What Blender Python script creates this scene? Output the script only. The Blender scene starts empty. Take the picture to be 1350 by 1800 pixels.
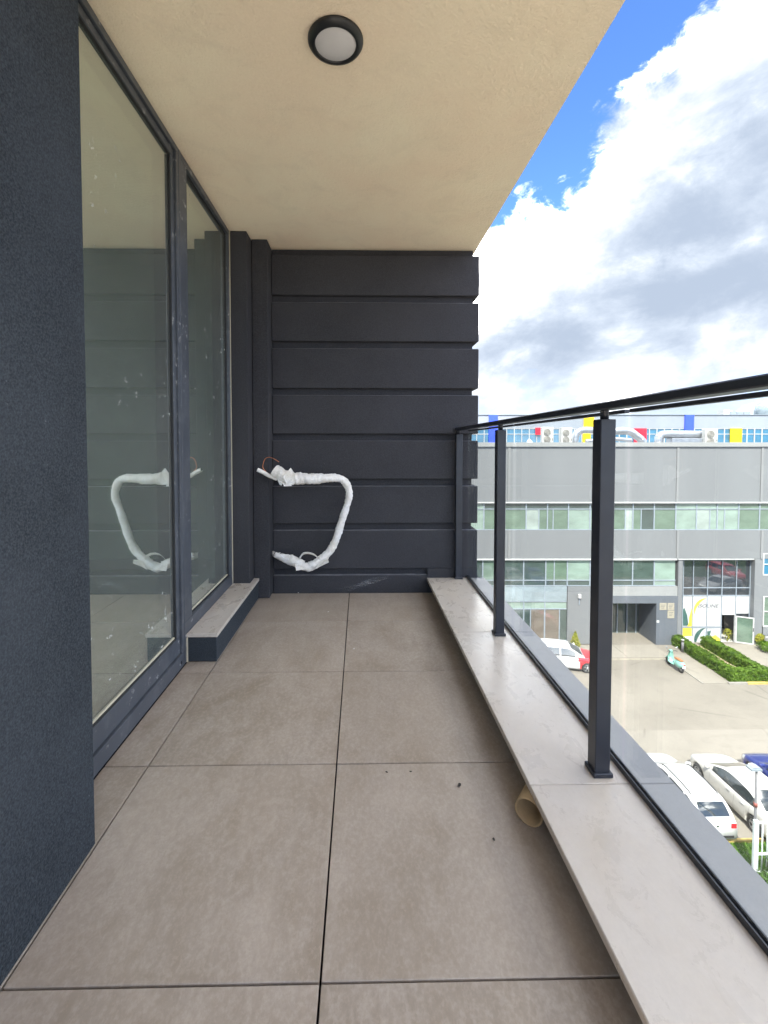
import bpy, bmesh, math, random
from mathutils import Vector, Matrix

random.seed(7)
S = bpy.context.scene
COL = S.collection
R = math.radians

# ------------------------------------------------------------------ camera
FPX, CX, CY = 816.0, 648.0, 808.0          # focal length and principal point in photograph pixels (1350 x 1800)
YAW, PIT = R(1.0), R(1.9)
EYE = Vector((0, 0, 1.02))
cam = bpy.data.cameras.new('camera')
cam.sensor_fit = 'VERTICAL'; cam.sensor_height = 36
cam.lens = FPX / 1800 * 36
cam.shift_x = (675 - CX) / 1800
cam.shift_y = (CY - 900) / 1800
cam.clip_start = 0.02; cam.clip_end = 3000
camo = bpy.data.objects.new('camera', cam); COL.objects.link(camo)
camo.location = EYE
camo.rotation_euler = (math.pi / 2 - PIT, 0, -YAW)
S.camera = camo
FW = Vector((math.sin(YAW) * math.cos(PIT), math.cos(YAW) * math.cos(PIT), -math.sin(PIT)))
RT = Vector((math.cos(YAW), -math.sin(YAW), 0)); UP = RT.cross(FW)
def ray(px, py): return FW * FPX + RT * (px - CX) - UP * (py - CY)
def at_z(px, py, z): r = ray(px, py); return EYE + r * ((z - EYE.z) / r.z)
def at_y(px, py, y): r = ray(px, py); return EYE + r * (y / r.y)

# ------------------------------------------------------------------ world, sun, exposure
SUN = Vector((-0.20, -0.58, 0.79)).normalized()
w = bpy.data.worlds.new('World'); S.world = w; w.use_nodes = True
nt = w.node_tree; nt.nodes.clear()
def wn(t, **k):
    n = nt.nodes.new(t)
    for a, b in k.items(): setattr(n, a, b)
    return n
def wl(a, b): nt.links.new(a, b)
def wmath(op, a, b=None, c=None, clamp=False):
    n = wn('ShaderNodeMath', operation=op); n.use_clamp = clamp
    for i, v in enumerate((a, b, c)):
        if v is None: continue
        if isinstance(v, (int, float)): n.inputs[i].default_value = v
        else: wl(v, n.inputs[i])
    return n.outputs[0]
sky = wn('ShaderNodeTexSky', sky_type='NISHITA', sun_disc=False)
sky.sun_elevation = math.asin(SUN.z); sky.sun_rotation = math.atan2(SUN.x, SUN.y)
sky.air_density = 1.0; sky.dust_density = 0.0; sky.ozone_density = 5.0; sky.altitude = 500
bg_sky = wn('ShaderNodeBackground'); bg_sky.inputs[1].default_value = 0.11
tint = wn('ShaderNodeMix', data_type='RGBA', blend_type='MULTIPLY'); tint.inputs[0].default_value = 1.0; tint.inputs[7].default_value = (0.70, 0.89, 1.16, 1)
wl(sky.outputs[0], tint.inputs[6]); wl(tint.outputs[2], bg_sky.inputs[0])
tc = wn('ShaderNodeTexCoord')
def cloud_field(vec):
    mp = wn('ShaderNodeMapping'); wl(vec, mp.inputs[0])
    mp.inputs['Location'].default_value = (3.1, 0.4, 1.7); mp.inputs['Scale'].default_value = (1, 1, 1.5)
    n1 = wn('ShaderNodeTexNoise'); n1.inputs['Scale'].default_value = 3.2; n1.inputs['Detail'].default_value = 13
    n1.inputs['Roughness'].default_value = 0.6; n1.inputs['Distortion'].default_value = 0.25
    wl(mp.outputs[0], n1.inputs['Vector'])
    return n1.outputs[0]
def blob(px, py, rad):
    """soft spot of the cloud cover round one direction of the sky, radius in degrees"""
    d = ray(px, py).normalized()
    vm = wn('ShaderNodeVectorMath', operation='DOT_PRODUCT'); wl(tc.outputs['Generated'], vm.inputs[0]); vm.inputs[1].default_value = d
    mr = wn('ShaderNodeMapRange', interpolation_type='SMOOTHSTEP'); mr.inputs['From Min'].default_value = math.cos(R(rad)); mr.inputs['From Max'].default_value = 1.0
    wl(vm.outputs['Value'], mr.inputs['Value'])
    return mr.outputs[0]
dens0 = cloud_field(tc.outputs['Generated'])
off = wn('ShaderNodeVectorMath', operation='ADD'); wl(tc.outputs['Generated'], off.inputs[0]); off.inputs[1].default_value = (-0.03, -0.02, 0.06)
dens1 = cloud_field(off.outputs[0])
bias = None
for (px, py, rad, k) in ((1000, 100, 17, -0.285), (1180, -80, 9, -0.12), (1215, 170, 10, 0.18), (1000, 420, 15, 0.20), (1330, 350, 18, 0.2), (1180, 560, 13, 0.14),
                         (920, 690, 10, 0.26), (1150, 650, 10, 0.10)):
    t = wmath('MULTIPLY', blob(px, py, rad), k)
    bias = t if bias is None else wmath('ADD', bias, t)
mp3 = wn('ShaderNodeMapping'); wl(tc.outputs['Generated'], mp3.inputs[0]); mp3.inputs['Scale'].default_value = (1, 1, 1.3); mp3.inputs['Location'].default_value = (1.7, 8.2, 0.6)
n3 = wn('ShaderNodeTexNoise'); wl(mp3.outputs[0], n3.inputs['Vector']); n3.inputs['Scale'].default_value = 13; n3.inputs['Detail'].default_value = 10; n3.inputs['Roughness'].default_value = 0.68; n3.inputs['Distortion'].default_value = 1.1
d0 = wmath('ADD', wmath('ADD', dens0, bias), wmath('MULTIPLY_ADD', n3.outputs[0], 0.26, -0.13))
cover = wn('ShaderNodeMapRange', interpolation_type='SMOOTHSTEP')
cover.inputs['From Min'].default_value = 0.41; cover.inputs['From Max'].default_value = 0.64; wl(d0, cover.inputs['Value'])
mp2 = wn('ShaderNodeMapping'); wl(tc.outputs['Generated'], mp2.inputs[0]); mp2.inputs['Location'].default_value = (7.3, 2.2, 5.1); mp2.inputs['Scale'].default_value = (1, 1, 1.9)
n2 = wn('ShaderNodeTexNoise'); wl(mp2.outputs[0], n2.inputs['Vector']); n2.inputs['Scale'].default_value = 5.5; n2.inputs['Detail'].default_value = 9; n2.inputs['Roughness'].default_value = 0.55; n2.inputs['Distortion'].default_value = 0.5
lit = wmath('MULTIPLY_ADD', wmath('SUBTRACT', dens0, dens1), 3.0, 0.52)
lit = wmath('ADD', lit, wmath('ADD', wmath('MULTIPLY_ADD', n2.outputs[0], 1.5, -0.80), wmath('MULTIPLY_ADD', n3.outputs[0], 0.7, -0.35)))
thick = wn('ShaderNodeMapRange'); thick.inputs['From Min'].default_value = 0.48; thick.inputs['From Max'].default_value = 0.95
thick.inputs['To Min'].default_value = 0.35; thick.inputs['To Max'].default_value = -0.25; wl(d0, thick.inputs['Value'])
lit = wmath('ADD', lit, thick.outputs[0])
for (px, py, rad, k) in ((1220, 530, 17, -0.34), (950, 590, 9, -0.34), (980, 380, 12, 0.30), (1090, 640, 6, 0.5), (1300, 630, 6, 0.35)):
    lit = wmath('ADD', lit, wmath('MULTIPLY', blob(px, py, rad), k))
lm = wn('ShaderNodeMapRange', interpolation_type='SMOOTHSTEP'); lm.inputs['From Min'].default_value = -0.35; lm.inputs['From Max'].default_value = 1.15; wl(lit, lm.inputs['Value'])
lit = lm.outputs[0]
ramp = wn('ShaderNodeValToRGB'); wl(lit, ramp.inputs[0])
ramp.color_ramp.elements[0].position = 0.0; ramp.color_ramp.elements[0].color = (0.22, 0.26, 0.325, 1)
ramp.color_ramp.elements[1].position = 1.0; ramp.color_ramp.elements[1].color = (7.0, 6.85, 6.7, 1)
e = ramp.color_ramp.elements.new(0.35); e.color = (0.32, 0.36, 0.42, 1)
e = ramp.color_ramp.elements.new(0.60); e.color = (0.44, 0.46, 0.49, 1)
e = ramp.color_ramp.elements.new(0.78); e.color = (0.60, 0.60, 0.61, 1)
e = ramp.color_ramp.elements.new(0.88); e.color = (1.5, 1.5, 1.5, 1)
bg_cl = wn('ShaderNodeBackground'); bg_cl.inputs[1].default_value = 0.80; wl(ramp.outputs[0], bg_cl.inputs[0])
mx = wn('ShaderNodeMixShader'); wl(cover.outputs[0], mx.inputs[0]); wl(bg_sky.outputs[0], mx.inputs[1]); wl(bg_cl.outputs[0], mx.inputs[2])
sz = wn('ShaderNodeSeparateXYZ'); wl(tc.outputs['Generated'], sz.inputs[0])
hz = wn('ShaderNodeMapRange', interpolation_type='SMOOTHSTEP'); hz.inputs['From Min'].default_value = 0.02; hz.inputs['From Max'].default_value = 0.17; hz.inputs['To Min'].default_value = 0.8; hz.inputs['To Max'].default_value = 0.0; wl(sz.outputs[2], hz.inputs['Value'])
bg_hz = wn('ShaderNodeBackground'); bg_hz.inputs[0].default_value = (0.60, 0.72, 0.90, 1); bg_hz.inputs[1].default_value = 0.48
mh = wn('ShaderNodeMixShader'); wl(hz.outputs[0], mh.inputs[0]); wl(mx.outputs[0], mh.inputs[1]); wl(bg_hz.outputs[0], mh.inputs[2])
wo = wn('ShaderNodeOutputWorld'); wl(mh.outputs[0], wo.inputs[0])

sun = bpy.data.lights.new('sun', 'SUN'); sun.energy = 4.4; sun.angle = R(0.5); sun.color = (1, 0.95, 0.86)
suno = bpy.data.objects.new('sun', sun); COL.objects.link(suno)
suno.rotation_euler = SUN.to_track_quat('Z', 'Y').to_euler()

S.view_settings.view_transform = 'Standard'; S.view_settings.look = 'None'
S.view_settings.exposure = 1.62; S.view_settings.gamma = 1
S.view_settings.use_curve_mapping = False
S.cycles.max_bounces = 14; S.cycles.diffuse_bounces = 8; S.cycles.glossy_bounces = 5; S.cycles.transparent_max_bounces = 14

# ------------------------------------------------------------------ materials
MATS = {}
class NB:
    def __init__(s, name):
        s.m = bpy.data.materials.new(name); s.m.use_nodes = True; s.t = s.m.node_tree
        s.b = s.t.nodes['Principled BSDF']; s.out = s.t.nodes['Material Output']; MATS[name] = s.m
        s.geo = None
    def n(s, t, **k):
        x = s.t.nodes.new(t)
        for a, b in k.items(): setattr(x, a, b)
        return x
    def l(s, a, b): s.t.links.new(a, b)
    def pos(s):
        if s.geo is None: s.geo = s.n('ShaderNodeNewGeometry')
        return s.geo.outputs['Position']
    def rndpos(s, k=7.0):
        oi = s.n('ShaderNodeObjectInfo'); ml = s.n('ShaderNodeMath', operation='MULTIPLY'); s.l(oi.outputs['Random'], ml.inputs[0]); ml.inputs[1].default_value = k
        v = s.n('ShaderNodeVectorMath', operation='ADD'); s.l(s.pos(), v.inputs[0]); s.l(ml.outputs[0], v.inputs[1]); return v.outputs[0]
    def noise(s, scale, detail=4, rough=0.55, vec=None, stretch=None, dist=0, rot=None):
        v = vec if vec is not None else s.pos()
        if stretch or rot:
            mp = s.n('ShaderNodeMapping'); s.l(v, mp.inputs[0])
            if rot: mp.inputs['Rotation'].default_value = rot
            if stretch: mp.inputs['Scale'].default_value = stretch
            v = mp.outputs[0]
        x = s.n('ShaderNodeTexNoise'); s.l(v, x.inputs['Vector']); x.inputs['Scale'].default_value = scale
        x.inputs['Detail'].default_value = detail; x.inputs['Roughness'].default_value = rough; x.inputs['Distortion'].default_value = dist
        return x.outputs[0]
    def rng(s, v, a, b, c=0.0, d=1.0):
        x = s.n('ShaderNodeMapRange'); s.l(v, x.inputs['Value'])
        for k, q in zip(('From Min', 'From Max', 'To Min', 'To Max'), (a, b, c, d)): x.inputs[k].default_value = q
        return x.outputs[0]
    def math(s, op, a, b):
        x = s.n('ShaderNodeMath', operation=op)
        for i, q in enumerate((a, b)):
            if isinstance(q, (int, float)): x.inputs[i].default_value = q
            else: s.l(q, x.inputs[i])
        return x.outputs[0]
    def mix(s, f, a, b):
        x = s.n('ShaderNodeMix', data_type='RGBA')
        for i, q in ((0, f), (6, a), (7, b)):
            if isinstance(q, (int, float)): x.inputs[i].default_value = q
            elif isinstance(q, tuple): x.inputs[i].default_value = (*q, 1)
            else: s.l(q, x.inputs[i])
        return x.outputs[2]
    def bump(s, h, strength, dist=0.01):
        x = s.n('ShaderNodeBump'); s.l(h, x.inputs['Height']); x.inputs['Strength'].default_value = strength; x.inputs['Distance'].default_value = dist
        s.l(x.outputs[0], s.b.inputs['Normal'])
    def color(s, c):
        if isinstance(c, tuple): s.b.inputs['Base Color'].default_value = (*c, 1)
        else: s.l(c, s.b.inputs['Base Color'])
    def set(s, **k):
        for a, v in k.items():
            i = s.b.inputs[a.replace('_', ' ')]
            if hasattr(v, 'links') or hasattr(v, 'is_linked'): s.l(v, i)
            else: i.default_value = v
        return s
def simple(name, c, rough=0.5, metal=0.0, var=0.12, scale=6.0, bump=0.0, bscale=80.0, coat=0.0, spec=0.5):
    """plain paint / metal / plastic with a little unevenness in tone and gloss"""
    b = NB(name)
    n = b.noise(scale, 5)
    lo = tuple(x * (1 - var) for x in c); hi = tuple(min(1, x * (1 + var)) for x in c)
    b.color(b.mix(b.rng(n, 0.3, 0.7), lo, hi))
    r = b.rng(b.noise(scale * 3, 4), 0.3, 0.7, max(0.02, rough - 0.06), min(1, rough + 0.06))
    b.set(Roughness=r, Metallic=metal, Coat_Weight=coat, Specular_IOR_Level=spec)
    b.b.inputs['Coat Roughness'].default_value = 0.04
    if bump: b.bump(b.noise(bscale, 4), bump, 0.004)
    return b.m

# balcony floor: stone-look porcelain
def stone(name, c_lo, c_mid, c_hi, rough, k=1.0):
    b = NB(name); v = b.rndpos()
    big = b.noise(3.4, 7, 0.66, v, stretch=(1, 0.6, 1), rot=(0, 0, R(-32)), dist=0.7)
    mid = b.noise(13, 10, 0.74, v, stretch=(1, 0.6, 1), rot=(0, 0, R(-32)), dist=0.5)
    fine = b.noise(150, 3, 0.6, v); grain = b.noise(75, 6, 0.75, v, stretch=(1.2, 0.8, 1), rot=(0, 0, R(-32)))
    strk = b.noise(9, 10, 0.74, v, stretch=(3.0, 0.4, 1), rot=(0, 0, R(-30)), dist=0.7)
    c = b.mix(b.rng(big, 0.36, 0.62), c_lo, c_mid)
    c = b.mix(b.math('MULTIPLY', b.rng(mid, 0.42, 0.68), 0.62 * k), c, c_hi)
    c = b.mix(b.math('MULTIPLY', b.rng(strk, 0.52, 0.70), 0.42 * k), c, tuple(x * 0.74 for x in c_lo))
    c = b.mix(b.math('MULTIPLY', b.rng(grain, 0.46, 0.64), 0.42 * k), c, tuple(x * 0.72 for x in c_mid))
    c = b.mix(b.math('MULTIPLY', b.rng(grain, 0.52, 0.38), 0.34 * k), c, tuple(min(1, x * 1.12) for x in c_hi))
    c = b.mix(b.math('MULTIPLY', b.rng(fine, 0.48, 0.7), 0.35 * k), c, tuple(x * 0.68 for x in c_mid))
    blot = b.noise(0.9, 3, 0.5, b.pos())
    c = b.mix(b.math('MULTIPLY', b.rng(blot, 0.45, 0.7), 0.25), c, (c_mid[0] * 0.86, c_mid[1] * 0.78, c_mid[2] * 0.66))
    oi = b.n('ShaderNodeObjectInfo')
    c = b.mix(b.math('MULTIPLY', oi.outputs['Random'], 0.30 * k), c, tuple(x * 1.12 for x in c_mid))
    dust = b.math('MULTIPLY', b.rng(b.noise(3.2, 7, 0.66, b.pos(), dist=1.3), 0.52, 0.74), 0.30 * k)
    c = b.mix(dust, c, tuple(min(1, x * 1.28) for x in c_mid))
    b.color(c); b.set(Roughness=b.rng(mid, 0.3, 0.7, rough - 0.07, rough + 0.1))
    b.bump(b.math('ADD', b.math('MULTIPLY', strk, 0.7), b.math('MULTIPLY', fine, 0.3)), 0.12, 0.004)
    return b.m
stone('floor_stone', (0.235, 0.183, 0.131), (0.345, 0.288, 0.233), (0.425, 0.368, 0.312), 0.44)
stone('bounce_stone', (0.62, 0.54, 0.46), (0.68, 0.60, 0.52), (0.74, 0.67, 0.60), 0.5)  # pale stone of the added floor, kept light for more bounce
stone('ledge_stone', (0.47, 0.405, 0.335), (0.53, 0.475, 0.415), (0.59, 0.545, 0.49), 0.28, 0.25)
stone('coping_dimmed', (0.215, 0.212, 0.216), (0.238, 0.235, 0.240), (0.26, 0.257, 0.263), 0.45, 0.35)  # same slabs beyond the glass; their dimmer light put into the colour
def stucco(name, c, c2, scale, bump, dist, speck=0.0, rough=0.9):
    b = NB(name)
    g = b.noise(scale, 4, 0.6); g2 = b.noise(scale * 0.42, 3, 0.6); big = b.noise(1.6, 5)
    k = b.mix(b.rng(g, 0.35, 0.68), c, c2)
    k = b.mix(b.math('MULTIPLY', b.rng(big, 0.38, 0.72), 0.45), k, tuple(min(1, x * 1.22) for x in c2))
    k = b.mix(b.math('MULTIPLY', b.rng(b.noise(5.5, 7, 0.65, dist=0.8), 0.5, 0.75), 0.22), k, tuple(x * 0.7 for x in c))
    if speck:
        sp = b.math('MULTIPLY', b.rng(b.noise(55, 6, 0.7), 0.66, 0.74), b.rng(b.noise(2.2, 3), 0.5, 0.65))
        k = b.mix(b.math('MULTIPLY', sp, speck), k, (0.45, 0.45, 0.46))
    b.color(k); b.set(Roughness=rough, Specular_IOR_Level=0.25)
    b.bump(b.math('ADD', b.math('MULTIPLY', g, 0.6), b.math('MULTIPLY', g2, 0.6)), bump, dist)
    return b.m
stucco('ceiling_stucco', (0.92, 0.765, 0.575), (0.96, 0.805, 0.615), 135, 0.65, 0.009)
stucco('wall_stucco', (0.011, 0.016, 0.0205), (0.052, 0.061, 0.072), 225, 0.85, 0.006, speck=0.6)
stucco('panel_stucco', (0.032, 0.0325, 0.036), (0.053, 0.053, 0.059), 170, 0.45, 0.004, speck=0.3)
def frame_paint():
    b = NB('frame_paint')
    c = b.mix(b.rng(b.noise(4, 5), 0.3, 0.7), (0.050, 0.058, 0.070), (0.072, 0.082, 0.098))
    sc = b.math('MULTIPLY', b.rng(b.noise(38, 8, 0.74, stretch=(1, 0.5, 0.7)), 0.58, 0.66), b.rng(b.noise(3.1, 4), 0.46, 0.60))
    dust = b.math('MULTIPLY', b.rng(b.noise(14, 6, 0.65), 0.5, 0.8), 0.18)
    c = b.mix(dust, c, (0.34, 0.36, 0.38)); c = b.mix(b.math('MULTIPLY', sc, 0.75), c, (0.62, 0.62, 0.60))
    b.color(c); b.set(Roughness=0.42)
frame_paint()
simple('strip_grey', (0.20, 0.20, 0.215), 0.95, var=0.3, scale=12)
simple('rail_black', (0.022, 0.025, 0.034), 0.38, 0, 0.2, 9)
simple('rail_groove', (0.5, 0.5, 0.5), 0.3, 1.0)
simple('grey_metal_neck', (0.12, 0.12, 0.13), 0.3, 0.8)
simple('rubber', (0.012, 0.013, 0.014), 0.7)
simple('sealant', (0.55, 0.50, 0.38), 0.7)
simple('lamp_black', (0.012, 0.013, 0.014), 0.42)
simple('lamp_opal', (0.62, 0.60, 0.60), 0.35)
simple('dark_void', (0.012, 0.012, 0.013), 0.9)
simple('mortar', (0.16, 0.15, 0.14), 0.95, bump=0.5)
simple('pvc', (0.34, 0.235, 0.12), 0.45, var=0.2, scale=20)
simple('copper', (0.55, 0.22, 0.12), 0.35, 1.0)
simple('crumb_dark', (0.03, 0.025, 0.02), 0.9); simple('crumb_white', (0.75, 0.74, 0.72), 0.9)
def wrap_mat():
    b = NB('wrap_tape')
    c = b.mix(b.rng(b.noise(9, 6, 0.65), 0.35, 0.7), (0.76, 0.72, 0.64), (0.93, 0.93, 0.92))
    c = b.mix(b.math('MULTIPLY', b.rng(b.noise(60, 6, 0.7), 0.62, 0.75), 0.5), c, (0.35, 0.29, 0.22))
    b.color(c); b.set(Roughness=0.55); b.bump(b.noise(45, 5, 0.6, dist=1.2), 0.7, 0.01)
wrap_mat()
def glass(name, r0, r1, tint, dirt=0.0):
    """thin sheet: mirror part grows towards grazing view, the rest passes through tinted"""
    b = NB(name); t = b.t; t.nodes.remove(b.b)
    lw = b.n('ShaderNodeLayerWeight'); lw.inputs['Blend'].default_value = 0.5
    p = b.math('POWER', lw.outputs['Facing'], 3.0)
    fac = b.rng(p, 0, 1, r0, r1)
    g = b.n('ShaderNodeBsdfGlossy'); g.inputs['Roughness'].default_value = 0.0; g.inputs['Color'].default_value = (0.93, 0.97, 0.94, 1)
    tr = b.n('ShaderNodeBsdfTransparent'); tr.inputs['Color'].default_value = (*tint, 1)
    m = b.n('ShaderNodeMixShader'); b.l(fac, m.inputs[0]); b.l(tr.outputs[0], m.inputs[1]); b.l(g.outputs[0], m.inputs[2])
    o = m.outputs[0]
    if dirt:
        sp = b.math('MULTIPLY', b.rng(b.noise(26, 8, 0.72), 0.625, 0.65), b.rng(b.noise(1.9, 3), 0.46, 0.60))
        film = b.rng(b.noise(1.1, 4, 0.5), 0.3, 0.7, 0.05, 0.09)
        df = b.n('ShaderNodeBsdfDiffuse'); df.inputs['Color'].default_value = (0.72, 0.74, 0.70, 1)
        m2 = b.n('ShaderNodeMixShader'); b.l(b.math('MULTIPLY', b.math('MAXIMUM', b.math('MULTIPLY', sp, 0.8), film), dirt), m2.inputs[0])
        b.l(o, m2.inputs[1]); b.l(df.outputs[0], m2.inputs[2]); o = m2.outputs[0]
    b.l(o, b.out.inputs['Surface'])
glass('window_glass', 0.48, 0.9, (0.80, 0.90, 0.82), 1.0)
glass('window_glass_inner', 0.07, 0.5, (0.86, 0.93, 0.88))
glass('rail_glass', 0.015, 0.35, (0.97, 0.99, 0.985), 0.07)
glass('far_glass', 0.35, 0.9, (0.55, 0.62, 0.58))
simple('glass_edge', (0.10, 0.22, 0.18), 0.1)
simple('room_wall', (0.72, 0.76, 0.68), 0.9); simple('room_floor', (0.35, 0.35, 0.32), 0.9)
def scuff():
    b = NB('chalk_scuff')
    b.color((0.62, 0.62, 0.63)); b.set(Roughness=0.95)
    tcn = b.n('ShaderNodeTexCoord'); sp = b.n('ShaderNodeSeparateXYZ'); b.l(tcn.outputs['Generated'], sp.inputs[0])
    y = b.math('ABSOLUTE', b.math('SUBTRACT', sp.outputs[2], 0.5), 0)
    a = b.math('MULTIPLY', b.rng(y, 0.0, 0.5, 1.0, 0.0), b.rng(b.noise(70, 7, 0.75, stretch=(0.3, 1, 2.4), rot=(0, R(18), 0)), 0.46, 0.72))
    x = b.math('ABSOLUTE', b.math('SUBTRACT', sp.outputs[0], 0.5), 0)
    a = b.math('MULTIPLY', a, b.rng(x, 0.25, 0.5, 1.0, 0.0))
    b.l(b.math('MULTIPLY', a, 0.75), b.b.inputs['Alpha'])
scuff()

# ------------------------------------------------------------------ mesh helpers
class MB:
    def __init__(s): s.v = []; s.f = []; s.sm = []
    def add(s, vs, fs, smooth=False):
        o = len(s.v); s.v += [tuple(q) for q in vs]; s.f += [tuple(i + o for i in f) for f in fs]; s.sm += [smooth] * len(fs); return s
    def box(s, a, b):
        x0, y0, z0 = (min(p, q) for p, q in zip(a, b)); x1, y1, z1 = (max(p, q) for p, q in zip(a, b))
        return s.add([(x0, y0, z0), (x1, y0, z0), (x1, y1, z0), (x0, y1, z0), (x0, y0, z1), (x1, y0, z1), (x1, y1, z1), (x0, y1, z1)],
                     [(0, 3, 2, 1), (4, 5, 6, 7), (0, 1, 5, 4), (1, 2, 6, 5), (2, 3, 7, 6), (3, 0, 4, 7)])
    def cbox(s, a, b, c=0.002):
        """box with chamfered edges"""
        bm = bmesh.new()
        x0, y0, z0 = (min(p, q) for p, q in zip(a, b)); x1, y1, z1 = (max(p, q) for p, q in zip(a, b))
        bmesh.ops.create_cube(bm, size=1, matrix=Matrix.Translation(((x0 + x1) / 2, (y0 + y1) / 2, (z0 + z1) / 2)) @ Matrix.Diagonal((x1 - x0, y1 - y0, z1 - z0, 1)))
        bmesh.ops.bevel(bm, geom=bm.edges[:], offset=c, segments=1, affect='EDGES')
        bm.verts.index_update(); s.add([v.co[:] for v in bm.verts], [[v.index for v in f.verts] for f in bm.faces]); bm.free(); return s
    def prism(s, pts, a, b, axis=1):
        """polygon pts in the two other axes, extruded from a to b along axis"""
        def mk(p, t):
            q = list(p); q.insert(axis, t); return tuple(q)
        n = len(pts); vs = [mk(p, a) for p in pts] + [mk(p, b) for p in pts]
        fs = [tuple(range(n))[::-1], tuple(range(n, 2 * n))] + [(i, (i + 1) % n, n + (i + 1) % n, n + i) for i in range(n)]
        return s.add(vs, fs)
    def tube(s, path, rad, seg=12, cap=True, smooth=True, wob=None):
        P = [Vector(p) for p in path]; n = len(P); rad = rad if hasattr(rad, '__len__') else [rad] * n
        nrm = None; vs = []; fs = []
        for i in range(n):
            t = (P[min(i + 1, n - 1)] - P[max(i - 1, 0)]).normalized()
            if nrm is None: nrm = t.orthogonal().normalized()
            nrm = (nrm - t * nrm.dot(t)).normalized(); bi = t.cross(nrm)
            for k in range(seg):
                a = 2 * math.pi * k / seg; r = rad[i] * (wob(i, k) if wob else 1)
                vs.append(P[i] + (nrm * math.cos(a) + bi * math.sin(a)) * r)
        for i in range(n - 1):
            for k in range(seg):
                k2 = (k + 1) % seg; fs.append((i * seg + k, i * seg + k2, (i + 1) * seg + k2, (i + 1) * seg + k))
        if cap: fs += [tuple(range(seg))[::-1], tuple((n - 1) * seg + k for k in range(seg))]
        return s.add(vs, fs, smooth)
    def lathe(s, prof, c=(0, 0, 0), seg=32, axis='z', smooth=True):
        vs = []; fs = []; n = len(prof)
        for r, h in prof:
            for k in range(seg):
                a = 2 * math.pi * k / seg; x, y = r * math.cos(a), r * math.sin(a)
                p = (x, y, h) if axis == 'z' else ((h, x, y) if axis == 'x' else (x, h, y))
                vs.append((p[0] + c[0], p[1] + c[1], p[2] + c[2]))
        for i in range(n - 1):
            for k in range(seg):
                k2 = (k + 1) % seg; fs.append((i * seg + k, i * seg + k2, (i + 1) * seg + k2, (i + 1) * seg + k))
        return s.add(vs, fs, smooth)
    def build(s, name, m, parent=None, origin=None, kind=None):
        """one mesh object; parent at top level keeps world coordinates (its location is taken off)"""
        me = bpy.data.meshes.new(name)
        o = Vector(origin) if origin is not None else Vector((0, 0, 0))
        me.from_pydata([(v[0] - o[0], v[1] - o[1], v[2] - o[2]) for v in s.v], [], s.f)
        me.polygons.foreach_set('use_smooth', s.sm); me.update()
        me.materials.append(MATS[m]); return link(name, me, parent, o, kind)
def link(name, me, parent=None, loc=(0, 0, 0), kind=None):
    ob = bpy.data.objects.new(name, me); COL.objects.link(ob); ob.location = loc
    if parent is not None:
        ob.parent = parent
    if kind: ob['kind'] = kind
    return ob
def thing(name, label, cat, loc=(0, 0, 0), rz=0, group=None):
    o = bpy.data.objects.new(name, None); COL.objects.link(o); o.empty_display_size = 0.2
    o.location = loc; o.rotation_euler = (0, 0, rz); return tag(o, label, cat, group)
def tag(o, label, cat, group=None):
    o['label'] = label; o['category'] = cat
    if group: o['group'] = group
    return o
def wpart(mb, name, m, root):
    """part whose vertices were given in world coordinates, root unrotated"""
    l = root.matrix_world.translation if False else Vector(root.location)
    mb.v = [(v[0] - l[0], v[1] - l[1], v[2] - l[2]) for v in mb.v]
    return mb.build(name, m, root)
def B(a, b, c=None): return MB().box(a, b) if c is None else MB().cbox(a, b, c)
def spline(pts, n):
    """Catmull-Rom through tuples"""
    out = []; P = [pts[0]] + list(pts) + [pts[-1]]
    for i in range(1, len(P) - 2):
        for k in range(n):
            t = k / n; q = []
            for d in range(len(pts[0])):
                a, b, c, e = P[i - 1][d], P[i][d], P[i + 1][d], P[i + 2][d]
                q.append(0.5 * (2 * b + (c - a) * t + (2 * a - 5 * b + 4 * c - e) * t * t + (3 * b - a - 3 * c + e) * t ** 3))
            out.append(tuple(q))
    out.append(tuple(pts[-1])); return out
def lerp_curve(pts, t):
    for (a, va), (b, vb) in zip(pts, pts[1:]):
        if t <= b:
            u = (t - a) / (b - a) if b > a else 0; return va + (vb - va) * max(0, u)
    return pts[-1][1]
def smooth_curve(pts, t):
    return sum(lerp_curve(pts, min(1, max(0, t + d))) * k for d, k in ((-0.03, 0.2), (-0.015, 0.2), (0, 0.2), (0.015, 0.2), (0.03, 0.2)))

# ------------------------------------------------------------------ balcony: floor, ceiling, walls
ZC = 2.343; YW = 3.172; XP = -0.6725; XF = -0.812; XCE = 0.790
floor = bpy.data.objects.new('balcony_floor', None); COL.objects.link(floor); floor['kind'] = 'structure'
B((-1.0, -1.55, -0.25), (0.80, 3.45, -0.035)).build('screed', 'dark_void', floor)
rows = [-1.552, -0.952, -0.352, 0.248, 0.848, 1.451, 2.053, 2.655, 3.155]
cols = [(XF - 0.002, -0.674), (-0.674, -0.077), (-0.077, 0.523)]
shared = {}
for j in range(len(rows) - 1):
    for (x0, x1) in cols:
        g = 0.0022
        a = (round(x1 - x0, 3), round(rows[j + 1] - rows[j], 3))
        if a not in shared:
            shared[a] = MB().cbox((-a[0] / 2 + g, -a[1] / 2 + g, -0.02), (a[0] / 2 - g, a[1] / 2 - g, 0), 0.0012)
            o = shared[a].build('tile', 'floor_stone', floor); shared[a] = o.data
        else:
            o = link('tile', shared[a], floor)
        o.location = ((x0 + x1) / 2, (rows[j] + rows[j + 1]) / 2, random.uniform(-0.0004, 0.0004))
B((-4.0, -5.0, -0.25), (0.586, -1.556, -0.001)).build('bounce_slab', 'bounce_stone', floor)  # added sunlit floor behind the camera, bounces light onto ceiling and end wall
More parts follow.
